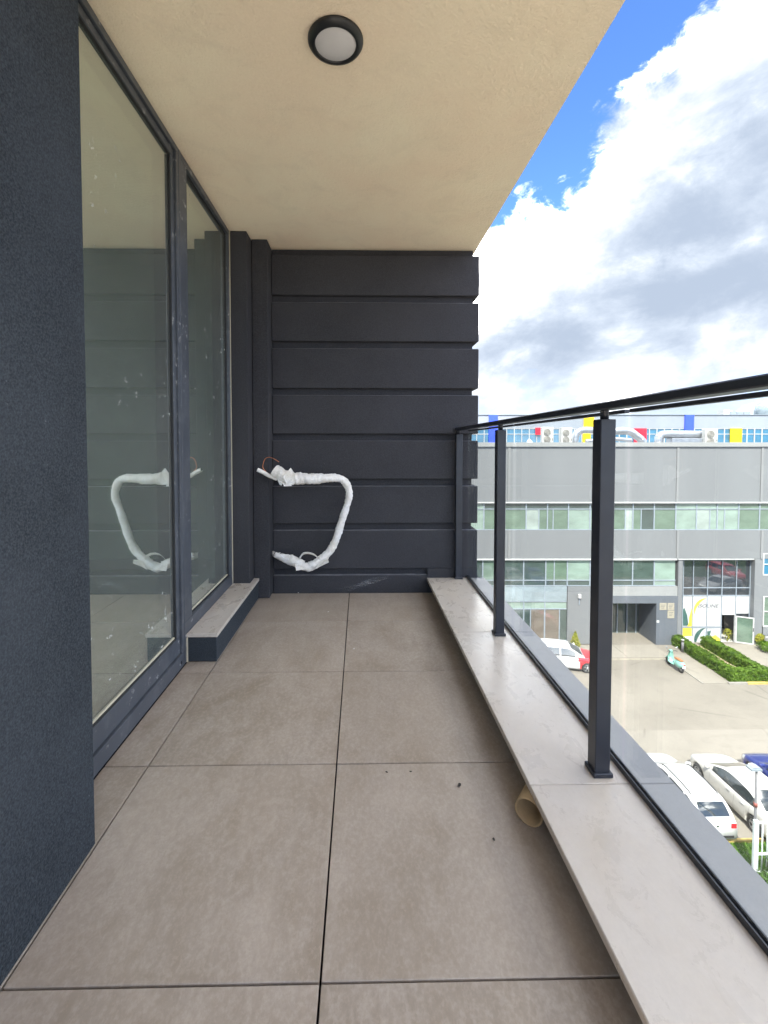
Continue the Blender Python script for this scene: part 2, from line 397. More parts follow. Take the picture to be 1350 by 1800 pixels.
ceil = B((-1.05, -1.05, ZC), (XCE, 3.45, ZC + 0.33)).build('balcony_ceiling', 'ceiling_stucco', kind='structure')  # stops short behind the camera so sun reaches the floor there

t = thing('side_wall', 'dark blue-grey stucco wall filling the left foreground', 'wall', (-0.9, -1, 0))
wpart(B((-1.02, -1.05, 0.006), (XP, 1.158, ZC - 0.002), 0.004), 'render_coat', 'wall_stucco', t)
wpart(B((-1.0, -1.04, -0.03), (XP - 0.008, 1.150, 0.006)), 'base_gap', 'dark_void', t)

# stepped pilasters beside the end wall
t = thing('stepped_pilaster', 'two stepped dark vertical pilasters between fixed window and banded end wall', 'pilaster', (-0.7, 3.05, 0))
wpart(B((XF + 0.003, 2.935, 0.0), (-0.706, 3.40, ZC - 0.002), 0.003), 'inner_step', 'panel_stucco', t)
wpart(B((-0.703, 3.050, 0.003), (-0.602, 3.40, ZC - 0.002), 0.003), 'outer_step', 'panel_stucco', t)

# banded end wall
t = thing('end_wall', 'dark charcoal end wall of horizontal bands separated by recessed grooves', 'wall', (0.1, YW, 0))
XE = 0.806; G = 0.036
wpart(B((-0.600, YW + G, -3.0), (XE - G, 3.42, ZC - 0.002)), 'groove_core', 'panel_stucco', t)
tops = [2.294, 1.977, 1.668, 1.353, 1.043, 0.7315, 0.4275, 0.116]
bots = [2.027, 1.718, 1.4005, 1.0915, 0.782, 0.4765, 0.163]
for i, zt in enumerate(tops):
    if i < 7:
        m = MB()
        zb = bots[i]; ch = 0.004
        pts = [(YW, zb + ch), (YW, zt - ch), (YW + ch, zt), (3.44, zt), (3.44, zb), (YW + ch, zb)]
        wpart(B((-0.600, YW, zb), (XE, 3.44, zt), 0.004), 'band', 'panel_stucco', t)
    if i: wpart(B((-0.598, YW + 0.003, zt + 0.0002), (0.455 if i == 7 else XE - 0.004, YW + G - 0.001, zt + 0.0012)), 'top_strip', 'strip_grey', t)  # thin paler strip along the top edge of the band
    if i == 7:
        wpart(B((-0.600, YW, -0.03), (0.462, 3.44, zt), 0.004), 'band', 'panel_stucco', t)
for zt in (-0.2, -0.515, -0.83): wpart(B((0.45, YW, zt - 0.265), (XE, 3.44, zt), 0.004), 'band', 'panel_stucco', t)
wpart(B((0.462, YW - 0.001, -0.09), (XE, YW + G + 0.004, 0.163)), 'curb_end_band', 'panel_stucco', t)
# chalk scuff on the lowest band
a = at_y(605, 1037, YW); c = at_y(682, 1012, YW)
q = MB(); d = (c - a).normalized(); nrm = Vector((-d.z, 0, d.x)) * 0.018; a = a - d * 0.03; c = c + d * 0.03
for s_, w_ in ((0, 1.0),):
    vs = [a - nrm, c - nrm, c + nrm, a + nrm]
    q.add([(v.x, YW - 0.0015, v.z) for v in vs], [(0, 1, 2, 3)])
so = wpart(q, 'chalk_scuff', 'chalk_scuff', t); so['label'] = 'white chalky scrape mark low on the wall'

# ------------------------------------------------------------------ glazed door and fixed window on the left
XG = -0.836
def rectframe(y0, y1, z0, z1, w, x0, x1, wb=None, wl_=None):
    """picture-frame bars, butted end to end, in the plane X"""
    wb = w if wb is None else wb; wl_ = w if wl_ is None else wl_
    m = MB()
    m.cbox((x0, y0, z0), (x1, y1, z0 + wb), 0.0015); m.cbox((x0, y0, z1 - w), (x1, y1, z1), 0.0015)
    m.cbox((x0, y0, z0 + wb), (x1, y0 + wl_, z1 - w), 0.0015); m.cbox((x0, y1 - w, z0 + wb), (x1, y1, z1 - w), 0.0015)
    return m
def pane(name, y0, y1, z0, z1, x, m, th, parent):
    return wpart(B((x - th, y0, z0), (x, y1, z1)), name, m, parent)
def window(name, label, y0, y1, z0, z1, fw, fwb, sw, swb, sx, fwl=None):
    fwl = fw if fwl is None else fwl
    t = thing(name, label, 'window', (XG, (y0 + y1) / 2, z0))
    fr = wpart(rectframe(y0, y1, z0, z1, fw, XF - 0.10, XF, fwb, fwl), 'frame', 'frame_paint', t)
    a0, a1, b0, b1 = y0 + fwl, y1 - fw, z0 + fwb, z1 - fw
    if sw:
        wpart(rectframe(a0 + 0.002, a1 - 0.002, b0 + 0.002, b1 - 0.002, sw, XF - 0.09, XF - sx, swb), 'sash', 'frame_paint', t)
        a0, a1, b0, b1 = a0 + sw, a1 - sw, b0 + swb, b1 - sw
    wpart(rectframe(a0, a1, b0, b1, 0.007, XF - 0.075, XF - sx - 0.004), 'gasket', 'rubber', t)
    wpart(B((XG + 0.0005, a0 + 0.007, b0 + 0.007), (XG + 0.004, a1 - 0.007, b0 + 0.013)), 'sealant_bead', 'sealant', t)
    g = pane('glass_pane', a0 + 0.007, a1 - 0.007, b0 + 0.007, b1 - 0.007, XG, 'window_glass', 0.004, t)
    pane('inner_glass_pane', a0 + 0.007, a1 - 0.007, b0 + 0.007, b1 - 0.007, XG - 0.02, 'window_glass_inner', 0.004, t)
    wpart(B((XF - 0.02, y1 - fw - 0.02, z0 + fwb * 0.35), (XF + 0.0015, y1 - fw - 0.008, z0 + fwb * 0.35 + 0.012)), 'drain_cap', 'rubber', t)
    return t
window('glazed_door', 'tall glazed balcony door in dark frame reflecting ceiling and end wall', 0.70, 2.128, 0.004, ZC - 0.003, 0.028, 0.062, 0.030, 0.078, 0.010)
window('fixed_window', 'narrow dark-framed fixed window above the stone sill, beside the pilasters', 2.131, 2.932, 0.004, ZC - 0.003, 0.030, 0.190, 0, 0, 0.010, 0.095)
# pale bead of sealant where the fixed window meets the pilaster
tag(B((XF - 0.01, 2.928, 0.14), (XF + 0.004, 2.934, ZC - 0.01)).build('sealant_strip', 'sealant'), 'thin pale vertical sealant bead between fixed window and pilaster', 'sealant strip')

# stone sill on its plinth
t = thing('sill_bench', 'low beige stone sill slab on dark plinth under the fixed window', 'sill', (-0.74, 2.55, 0))
wpart(B((XF + 0.002, 2.156, 0.002), (-0.674, 3.045, 0.119), 0.003), 'plinth', 'wall_stucco', t)
wpart(B((XF + 0.001, 2.150, 0.1195), (-0.669, 2.934, 0.138), 0.0015), 'slab', 'ledge_stone', t)
wpart(B((-0.703, 2.936, 0.1195), (-0.669, 3.048, 0.138), 0.0015), 'slab_return', 'ledge_stone', t)
wpart(B((XF - 0.0, 2.1475, 0.004), (XF + 0.006, 2.153, 0.119)), 'corner_bead', 'sealant', t)

# room behind the glass
room = bpy.data.objects.new('room', None); COL.objects.link(room); room['kind'] = 'structure'
B((-5.2, -1.2, -0.2), (-1.0, 4.4, -0.02)).build('room_floor', 'room_floor', room)
B((-5.2, -1.2, 2.6), (-1.06, 4.4, 2.7)).build('room_ceiling', 'room_wall', room)
B((-5.2, 4.2, -0.02), (-0.95, 4.4, 2.6)).build('room_wall', 'room_wall', room)
B((-5.2, -1.2, -0.02), (-1.06, -1.0, 2.6)).build('room_wall', 'room_wall', room)
B((-5.2, -1.0, -0.02), (-5.0, -0.9, 2.6)).build('room_wall', 'room_wall', room)
B((-5.2, 2.4, -0.02), (-5.0, 4.2, 2.6)).build('room_wall', 'room_wall', room)
B((-5.2, -0.9, -0.02), (-5.0, 2.4, 0.3)).build('room_wall', 'room_wall', room)
B((-0.95, 2.95, 0.0), (-0.83, 4.2, 2.6)).build('room_wall', 'room_wall', room)

# ------------------------------------------------------------------ parapet ledge
ZL = 0.100
t = thing('parapet_ledge', 'low parapet with stone slabs, pale inside the glass and painted dimmer outside', 'parapet', (0.65, 1, 0))
wpart(B((0.590, -5.0, -0.25), (0.79, 3.168, ZL - 0.021)), 'curb', 'mortar', t)
wpart(B((0.79, -5.0, -3.0), (0.835, 3.30, ZL - 0.021)), 'outer_face', 'panel_stucco', t)
ys = [-4.9, -3.866, -2.846, -1.826, -0.806, 0.214, 1.218, 2.238, 3.168]
for i in range(len(ys) - 1):
    wpart(B((0.457, ys[i] + 0.0012, ZL - 0.020), (0.737, ys[i + 1] - 0.0012, ZL), 0.0018), 'ledge_slab', 'ledge_stone', t)
    wpart(B((0.7395, ys[i] + 0.0012, ZL - 0.020), (0.854, ys[i + 1] - 0.0012, ZL - 0.001), 0.0018), 'coping_slab', 'coping_dimmed', t)

# ------------------------------------------------------------------ railing
t = thing('glass_railing', 'black metal railing with glass panels and square posts along the ledge', 'railing', (0.67, 1, ZL))
PYS = [3.150, 2.210, 1.265, 0.325, -0.615, -1.555, -2.495, -3.435, -4.375]
for py in PYS:
    x0, x1, y0, y1 = 0.648, 0.690, py - 0.022, py + 0.022
    p = wpart(B((x0, y0, ZL + 0.002), (x1, y1, 1.088), 0.002), 'post', 'rail_black', t)
    for nm, mb in (('base_plate', B((x0 - 0.006, y0 - 0.007, ZL), (x1 + 0.006, y1 + 0.006, ZL + 0.013), 0.002)),
                   ('neck', MB().lathe([(0.0, 1.088), (0.011, 1.088), (0.011, 1.112)], ((x0 + x1) / 2, py, 0), 16))):
        mb.v = [(v[0] - 0.67, v[1] - 1, v[2] - ZL) for v in mb.v]; mb.build(nm, 'rail_black', p)
wpart(B((0.643, -4.9, 1.112), (0.688, 3.168, 1.1325), 0.003), 'handrail', 'rail_black', t)
wpart(B((0.7305, -4.9, ZL + 0.0005), (0.7335, 3.168, ZL + 0.016)), 'channel_lip', 'rail_black', t)
wpart(B((0.7430, -4.9, ZL + 0.0005), (0.7460, 3.168, ZL + 0.016)), 'channel_lip', 'rail_black', t)
wpart(B((0.7337, -4.9, ZL + 0.0005), (0.7428, 3.168, ZL + 0.006)), 'channel_bed', 'rail_black', t)
edges = [3.160] + PYS[1:] + [-4.9]
for i in range(len(edges) - 1):
    hi, lo = edges[i] - 0.012, edges[i + 1] + 0.012
    wpart(B((0.7345, lo, ZL + 0.007), (0.7420, hi, 1.106)), 'glass_panel', 'rail_glass', t)
    wpart(B((0.7305, lo, 1.1065), (0.746, hi, 1.1165), 0.001), 'top_channel', 'rail_black', t)

# ------------------------------------------------------------------ ceiling lamp
p = at_z(590, 76, ZC - 0.012)
t = thing('ceiling_lamp', 'round black ceiling lamp with frosted white diffuser', 'lamp', (p.x, p.y, ZC))
MB().lathe([(0.088, 0.0), (0.0905, -0.003), (0.0905, -0.008), (0.086, -0.015), (0.076, -0.020), (0.070, -0.021), (0.0675, -0.020), (0.0665, -0.016)], seg=56).build('ring', 'lamp_black', t)
MB().lathe([(0.0668, -0.016), (0.058, -0.019), (0.04, -0.021), (0.02, -0.0218), (0.0, -0.022)], seg=48).build('diffuser', 'lamp_opal', t)

# ------------------------------------------------------------------ wrapped pipe bundle at the corner
def zp(u, v, Y): return at_y(400 + u / 4.82, 760 + v / 4.82, Y)
K = 3.03 / FPX / 4.82
t = thing('wrapped_pipe', 'bent bundle of pipes wrapped in white tape sticking out by the pilaster', 'pipe', tuple(zp(400, 1040, 3.06)))
ctl = [(392, 318, 2.99, 58), (440, 350, 2.99, 64), (500, 385, 2.99, 66), (560, 390, 2.99, 58), (640, 392, 3.0, 55), (740, 393, 3.0, 50), (840, 388, 3.01, 43), (920, 386, 3.02, 38),
       (985, 410, 3.03, 37), (1022, 470, 3.04, 36), (1030, 540, 3.04, 34), (1008, 630, 3.05, 33), (978, 720, 3.05, 35), (950, 810, 3.05, 37), (922, 900, 3.05, 36), (880, 985, 3.05, 38),
       (825, 1050, 3.05, 41), (760, 1105, 3.04, 46), (690, 1138, 3.04, 44), (620, 1135, 3.04, 34)]
sp = spline(ctl, 13)
ph = [random.uniform(0, 6.28) for _ in range(12)]
def wob(i, k):
    a = 2 * math.pi * k / 16
    ph_ = (i + 3.0 * math.sin(a + 0.8) + 1.2 * math.sin(i * 0.23)) / 8.5; saw = ph_ - math.floor(ph_)
    return 0.95 + 0.09 * saw ** 1.5 + 0.06 * math.sin(i * 0.31 - 2 * a + ph[1]) + 0.04 * math.sin(i * 1.1 + 3 * a + ph[2]) + random.uniform(-0.035, 0.035)
wpart(MB().tube([zp(u, v, Y) for u, v, Y, r in sp], [r * K * 0.88 for u, v, Y, r in sp], 16, wob=wob), 'tape_wrap', 'wrap_tape', t)
ctl2 = [(640, 1125, 3.04, 40), (560, 1090, 3.05, 44), (490, 1068, 3.07, 38), (440, 1048, 3.10, 30), (405, 1035, 3.14, 24), (380, 1025, 3.17, 20)]
sp = spline(ctl2, 12)
wpart(MB().tube([zp(u, v, Y) for u, v, Y, r in sp], [r * K for u, v, Y, r in sp], 14, wob=wob), 'lower_tape_wrap', 'wrap_tape', t)
sp = spline([(252, 316, 2.97), (300, 338, 2.975), (350, 366, 2.98), (420, 395, 2.99)], 6)
wpart(MB().tube([zp(*q) for q in sp], 17 * K, 14), 'small_pipe', 'wrap_tape', t)
wpart(MB().lathe([(0.0, 0), (11 * K, 0), (11 * K, 0.004)], tuple(zp(247, 314, 2.968)), 12, 'x'), 'small_pipe_mouth', 'dark_void', t)
sp = spline([(435, 250, 2.98), (385, 220, 2.98), (345, 212, 2.98), (318, 226, 2.98), (303, 262, 2.98), (300, 300, 2.98), (330, 340, 2.98), (360, 370, 2.99)], 7)
wpart(MB().tube([zp(*q) for q in sp], 3.4 * K, 8), 'copper_wire', 'copper', t)
sp = spline([(610, 1070, 3.02), (640, 1030, 3.0), (690, 1024, 2.99), (740, 1042, 3.0), (775, 1075, 3.02)], 7)
m = MB(); vs = []; fs = []
for i, q in enumerate(sp):
    a = zp(*q); wdt = 12 * K; vs += [a + Vector((0, -0.012, wdt)), a + Vector((0, 0.012, -wdt)), a + Vector((0, 0.0135, -wdt)), a + Vector((0, -0.0105, wdt + 0.001))]
for i in range(len(sp) - 1):
    for k in range(4): fs.append((i * 4 + k, i * 4 + (k + 1) % 4, i * 4 + 4 + (k + 1) % 4, i * 4 + 4 + k))
m.add(vs, fs, True); wpart(m, 'loose_tape', 'wrap_tape', t)
def flap(pts, Y, nm='torn_flap'):
    m = MB(); c = [zp(u, v, Y + 0.01 * math.sin(u * 0.05)) for u, v in pts]; n = len(c)
    m.add([p for p in c] + [p + Vector((0, 0.003, 0)) for p in c], [tuple(range(n)), tuple(range(n, 2 * n))[::-1]] + [(i, (i + 1) % n, n + (i + 1) % n, n + i) for i in range(n)])
    wpart(m, nm, 'wrap_tape', t)
flap([(790, 1085), (850, 1070), (858, 1102), (800, 1130), (740, 1160)], 3.0)
flap([(570, 1115), (640, 1130), (660, 1160), (582, 1172)], 3.0)
flap([(410, 1015), (440, 1030), (520, 1045), (470, 1062), (400, 1062), (394, 1048)], 3.05)
flap([(420, 400), (540, 440), (545, 455), (478, 458), (468, 432), (455, 452), (440, 442)], 2.95)
flap([(470, 375), (535, 300), (565, 345), (578, 400), (560, 445), (500, 440)], 2.93, 'tape_cuff')
for (u0, v0, u1, v1) in ((395, 1030, 420, 1000), (420, 1025, 450, 1010), (440, 1035, 470, 1022)):
    wpart(MB().tube([zp(u0, v0, 3.08), zp((u0 + u1) / 2, (v0 + v1) / 2 - 6, 3.07), zp(u1, v1, 3.06)], 2.6 * K, 6), 'wire_end', 'rubber', t)

# ------------------------------------------------------------------ loose plastic pipe under the ledge
t = thing('plastic_pipe', 'short beige plastic pipe lying on the floor under the ledge', 'pipe', (0.448, 1.200, 0.038))
r0, r1, Lp = 0.037, 0.0328, 0.20
MB().lathe([(r1, Lp), (r1, 0.0), (r1 + 0.0008, -0.0004), (r0 - 0.0008, -0.0004), (r0, 0.0), (r0, Lp), (r1, Lp)], seg=40, axis='x').build('pipe_body', 'pvc', t)
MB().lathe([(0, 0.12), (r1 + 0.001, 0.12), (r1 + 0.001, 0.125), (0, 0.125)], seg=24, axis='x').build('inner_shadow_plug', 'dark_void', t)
for ch in t.children: pass
t.rotation_euler = (0, 0, R(52))
# crumbs on the floor
for (px, py, s, m, lab) in ((808, 1381, 0.007, 'crumb_dark', 'dark dry leaf crumb on the tile left of the plastic pipe'), (680, 1358, 0.004, 'crumb_dark', 'tiny dark crumb just below the tile joint, nearest the middle joint'),
                       (722, 1357, 0.004, 'crumb_dark', 'tiny dark crumb below the tile joint, between two other crumbs'), (868, 1477, 0.005, 'crumb_dark', 'dark crumb on the tile in front of the plastic pipe'),
                       (622, 1141, 0.005, 'crumb_white', 'small white crumb on the floor near the middle tile joint'), (577, 1076, 0.005, 'crumb_white', 'small white crumb on the floor in front of the end wall'),
                       (525, 1041, 0.006, 'crumb_white', 'small white crumb at the foot of the end wall')):
    p = at_z(px, py, 0.001)
    if p.y > 3.16: p.y = 3.155
    bm = bmesh.new(); bmesh.ops.create_icosphere(bm, subdivisions=1, radius=s)
    for v in bm.verts: v.co *= random.uniform(0.45, 0.9); v.co.z *= 0.4; v.co.x *= 1.6
    me = bpy.data.meshes.new('crumb'); bm.to_mesh(me); bm.free(); me.materials.append(MATS[m])
    o = link('crumb', me, None, (p.x, p.y, 0.002 + s * 0.3)); o.rotation_euler.z = random.uniform(0, 3); tag(o, lab, 'crumb', 'crumbs on the balcony floor')

#OUTDOOR
# ------------------------------------------------------------------ outdoor materials
def concrete(name, c, var, sc):
    b = NB(name)
    k = b.mix(b.rng(b.noise(0.35, 6, 0.6), 0.3, 0.7), tuple(x * (1 - var) for x in c), tuple(x * (1 + var) for x in c))
    k = b.mix(b.math('MULTIPLY', b.rng(b.noise(sc, 8, 0.7, dist=0.6), 0.50, 0.75), 0.42), k, tuple(x * 0.62 for x in c))
    trk = b.rng(b.noise(0.5, 6, 0.65, stretch=(0.35, 2.2, 1), rot=(0, 0, R(24)), dist=0.7), 0.58, 0.72)
    k = b.mix(b.math('MULTIPLY', trk, 0.32), k, tuple(x * 0.6 for x in c))
    k = b.mix(b.math('MULTIPLY', b.rng(b.noise(40, 3), 0.4, 0.8), 0.15), k, tuple(x * 0.7 for x in c))
    v = b.n('ShaderNodeTexVoronoi', feature='DISTANCE_TO_EDGE'); b.l(b.pos(), v.inputs['Vector']); v.inputs['Scale'].default_value = 0.16
    crack = b.math('MULTIPLY', b.rng(v.outputs['Distance'], 0.0, 0.012, 1, 0), b.rng(b.noise(0.4, 4), 0.5, 0.6))
    k = b.mix(b.math('MULTIPLY', crack, 0.5), k, tuple(x * 0.4 for x in c))
    b.color(k); b.set(Roughness=0.9); b.bump(b.noise(30, 5), 0.25, 0.01)
concrete('lot_concrete', (0.155, 0.140, 0.116), 0.12, 1.3)
concrete('apron_concrete', (0.178, 0.162, 0.136), 0.08, 1.6)
concrete('pavement_concrete', (0.190, 0.173, 0.144), 0.07, 2.0)
simple('kerb_stone', (0.20, 0.188, 0.165), 0.9, bump=0.3, scale=3); simple('kerb_yellow', (0.34, 0.25, 0.07), 0.8, var=0.2, scale=3)
simple('drain_grate', (0.20, 0.18, 0.14), 0.8)
simple('soil', (0.30, 0.23, 0.16), 0.95, var=0.25, scale=5, bump=0.6, bscale=25)
def cladding(name, c):
    b = NB(name)
    sx = b.n('ShaderNodeSeparateXYZ'); b.l(b.pos(), sx.inputs[0])
    fr = b.math('FRACT', b.math('MULTIPLY', sx.outputs[2], 1.05), 0)
    ln = b.rng(fr, 0.0, 0.03, 1, 0)
    k = b.mix(b.rng(b.noise(0.4, 5, stretch=(1, 1, 0.3)), 0.3, 0.7), tuple(x * 0.95 for x in c), tuple(x * 1.05 for x in c))
    k = b.mix(b.math('MULTIPLY', ln, 0.18), k, tuple(x * 0.6 for x in c))
    stain = b.rng(b.noise(1.4, 6, 0.6, stretch=(1, 1, 0.12)), 0.55, 0.8)
    k = b.mix(b.math('MULTIPLY', stain, 0.12), k, tuple(x * 0.55 for x in c))
    b.color(k); b.set(Roughness=0.6)
cladding('cladding_grey', (0.140, 0.146, 0.149)); cladding('cladding_light', (0.215, 0.22, 0.215)); cladding('cladding_strip', (0.17, 0.174, 0.174)); cladding('cladding_rear', (0.215, 0.24, 0.27))
simple('slate_panel', (0.085, 0.095, 0.108), 0.6, var=0.06, scale=1.5)
simple('frame_grey', (0.20, 0.23, 0.26), 0.4); simple('white_paint', (0.38, 0.38, 0.372), 0.5); simple('roof_felt', (0.30, 0.30, 0.30), 0.95)
def far_pane(name, c, rough=0.06):
    b = NB(name); n = b.noise(0.8, 4, 0.6, stretch=(1, 1, 2.0))
    b.color(b.mix(b.rng(n, 0.3, 0.72), tuple(x * 0.78 for x in c), tuple(min(1, x * 1.2) for x in c)))
    b.set(Roughness=rough, Specular_IOR_Level=0.9, Coat_Weight=0.6); b.b.inputs['Coat Roughness'].default_value = 0.02
far_pane('pane_mint', (0.18, 0.24, 0.205)); far_pane('pane_pale', (0.23, 0.275, 0.25)); far_pane('pane_green', (0.095, 0.14, 0.105)); far_pane('pane_dark', (0.045, 0.065, 0.06))
far_pane('pane_brown', (0.125, 0.105, 0.085)); far_pane('pane_spandrel', (0.20, 0.245, 0.265)); far_pane('pane_blue', (0.03, 0.13, 0.22)); far_pane('pane_shop', (0.03, 0.035, 0.04), 0.03)
simple('panel_blue', (0.03, 0.07, 0.60), 0.5); simple('panel_red', (0.62, 0.01, 0.03), 0.5); simple('panel_yellow', (0.78, 0.52, 0.0), 0.5)
simple('poster_white', (0.38, 0.38, 0.372), 0.3, var=0.03); simple('poster_yellow', (0.66, 0.50, 0.05), 0.3); simple('poster_green', (0.035, 0.085, 0.075), 0.3); simple('poster_grey', (0.30, 0.33, 0.34), 0.3)
simple('letter_dark', (0.10, 0.10, 0.11), 0.4); simple('plaque_brass', (0.34, 0.31, 0.24), 0.4, 0.3)
simple('unit_white', (0.33, 0.33, 0.31), 0.5, var=0.08); simple('unit_grille', (0.13, 0.12, 0.10), 0.6); simple('duct_zinc', (0.36, 0.375, 0.39), 0.36, 0.8, var=0.15, scale=3); simple('tarp', (0.36, 0.38, 0.40), 0.5)
def carpaint(name, c): simple(name, c, 0.32, 0.0, 0.03, 1.0, coat=1.0)
carpaint('paint_white', (0.44, 0.44, 0.435)); carpaint('paint_pearl', (0.40, 0.388, 0.36)); carpaint('paint_blue', (0.012, 0.022, 0.13)); carpaint('paint_red', (0.55, 0.015, 0.025)); carpaint('paint_mint', (0.17, 0.36, 0.30))
simple('car_glass', (0.018, 0.024, 0.026), 0.04, spec=0.9, coat=0.6); simple('tyre', (0.02, 0.02, 0.021), 0.85); simple('alloy', (0.42, 0.43, 0.45), 0.3, 0.9); simple('trim_black', (0.02, 0.02, 0.022), 0.5)
simple('lamp_red', (0.42, 0.012, 0.02), 0.12, coat=1.0); simple('lamp_clear', (0.55, 0.57, 0.58), 0.1, 0.3, coat=1.0); simple('plate', (0.55, 0.58, 0.60), 0.4); simple('chrome', (0.6, 0.6, 0.6), 0.12, 1.0)
simple('collar_rust', (0.20, 0.05, 0.04), 0.6); simple('seat_tan', (0.24, 0.11, 0.045), 0.5); simple('fence_white', (0.42, 0.46, 0.46), 0.5); simple('pole_grey', (0.09, 0.09, 0.095), 0.5)
def leafmat(name, lo, hi):
    b = NB(name); n = b.noise(3.0, 4); n2 = b.noise(28, 3)
    c = b.mix(b.rng(n, 0.3, 0.7), lo, hi); c = b.mix(b.math('MULTIPLY', b.rng(n2, 0.4, 0.7), 0.5), c, hi)
    b.color(c); b.set(Roughness=0.55, Specular_IOR_Level=0.25)
    tr = b.n('ShaderNodeBsdfTranslucent'); b.l(c, tr.inputs['Color']); m = b.n('ShaderNodeMixShader'); m.inputs[0].default_value = 0.3
    b.l(b.b.outputs[0], m.inputs[1]); b.l(tr.outputs[0], m.inputs[2]); b.l(m.outputs[0], b.out.inputs['Surface'])
leafmat('leaf_hedge', (0.022, 0.062, 0.006), (0.105, 0.185, 0.012)); leafmat('leaf_yellow', (0.15, 0.17, 0.02), (0.28, 0.27, 0.03)); leafmat('leaf_dark', (0.025, 0.06, 0.012), (0.06, 0.12, 0.02)); leafmat('grass_blade', (0.06, 0.16, 0.012), (0.13, 0.28, 0.02))
simple('twig', (0.06, 0.045, 0.03), 0.9)

# ------------------------------------------------------------------ ground
ZG = EYE.z - 15.0
def gp(px, py, dz=0): return at_z(px, py, ZG + dz)
def sheet(name, x0, x1, y0, y1, dz, m, h=0.004, kind='structure'):
    return B((x0, y0, ZG + dz - h if dz else ZG - 0.5), (x1, y1, ZG + dz)).build(name, m, kind=kind)
sheet('ground', -900, 900, -900, 900, 0, 'lot_concrete')
sheet('parking_apron', -6, 60, 16.7, 23.6, 0.004, 'apron_concrete', 0.0035)
# ------------------------------------------------------------------ facing building
YB = 34.3
BL = EYE + Vector((math.sin(YAW), math.cos(YAW), 0)) * YB; BL.z = ZG
hf = Vector((math.sin(YAW), math.cos(YAW), 0)); hr = Vector((math.cos(YAW), -math.sin(YAW), 0))
def fl(px, py, dy=0.0, Y=YB):
    """photograph pixel to facade coordinates (across, up) on the plane dy behind the facade"""
    r = ray(px, py); k = (Y + dy) / r.dot(hf); p = EYE + r * k - BL
    return p.dot(hr), p.z
bld = thing('office_building', 'long grey office building with ribbon windows across the parking lot', 'building', tuple(BL), -YAW)
def fbox(x0, y0, x1, y1, f, b, dy=0.0):
    """box on the facade given by two photograph corners, front at depth f, back at b (metres behind the facade)"""
    a = fl(x0, (y0 + y1) / 2, dy); c = fl(x1, (y0 + y1) / 2, dy); t_ = fl((x0 + x1) / 2, y0, dy)[1]; u = fl((x0 + x1) / 2, y1, dy)[1]
    return (a[0], f, t_), (c[0], b, u)
def bpart(name, m, x0, y0, x1, y1, f=0.0, b=0.3, parent=None, c=None, dy=0.0):
    p, q = fbox(x0, y0, x1, y1, f, b, dy)
    q = (q[0], q[1], max(q[2], 0.0)); return (B(p, q) if c is None else B(p, q, c)).build(name, m, parent or bld)
PIL = [451, 599, 747, 895, 1043, 1191, 1339, 1487, 1635]
for i in range(len(PIL) - 1):
    a, b = PIL[i] + 2.2, PIL[i + 1] - 2.2
    bpart('wall_panel', 'cladding_grey', a, 785.2, b, 882.2)
    bpart('wall_panel', 'cladding_grey', a, 932.2, b, 982.0)
for x in PIL[1:-1]:
    bpart('pilaster_strip', 'cladding_strip', x - 2, 785.2, x + 2, 882.2, -0.05, 0.25); bpart('pilaster_strip', 'cladding_strip', x - 2, 932.2, x + 2, 982.0, -0.05, 0.25)
bpart('cornice', 'cladding_light', 451, 777.5, 1635, 785, -0.12, 0.35); bpart('cornice_shadow_gap', 'frame_grey', 451, 785.05, 1635, 786.0, -0.04, 0.0)
bpart('sill_band', 'white_paint', 451, 882.3, 1635, 884.3, -0.10, 0.25); bpart('sill_band', 'white_paint', 451, 982.1, 1189, 984.2, -0.10, 0.25)
bpart('sill_band', 'white_paint', 1191.5, 982.3, 1325, 983.6, -0.06, 0.25)
# structural mass behind and roof
pa = fl(451, 900)[0]; pb = fl(1635, 900)[0]; zr = fl(900, 785)[1]
def mass(name, m, x0, x1, y0, y1, z0, z1): return B((x0, y0, z0), (x1, y1, z1)).build(name, m, bld)
mass('roof', 'roof_felt', pa, pb, 0.36, 24, zr - 0.5, zr - 0.25)
mass('rear_wall', 'cladding_grey', pa, pb, 23.7, 24, 0, zr - 0.5)
mass('floor_slab', 'dark_void', pa, pb, 0.32, 23.7, fl(900, 960)[1] - 0.4, fl(900, 960)[1] + 0.4)
for (p, x0, x1, f0, f1) in ((fl(900, 905)[1], pa, pb, 0.6, 0.65), ): pass
mass('inner_partition', 'dark_void', pa, pb, 1.2, 1.3, fl(900, 935)[1], zr - 0.5)

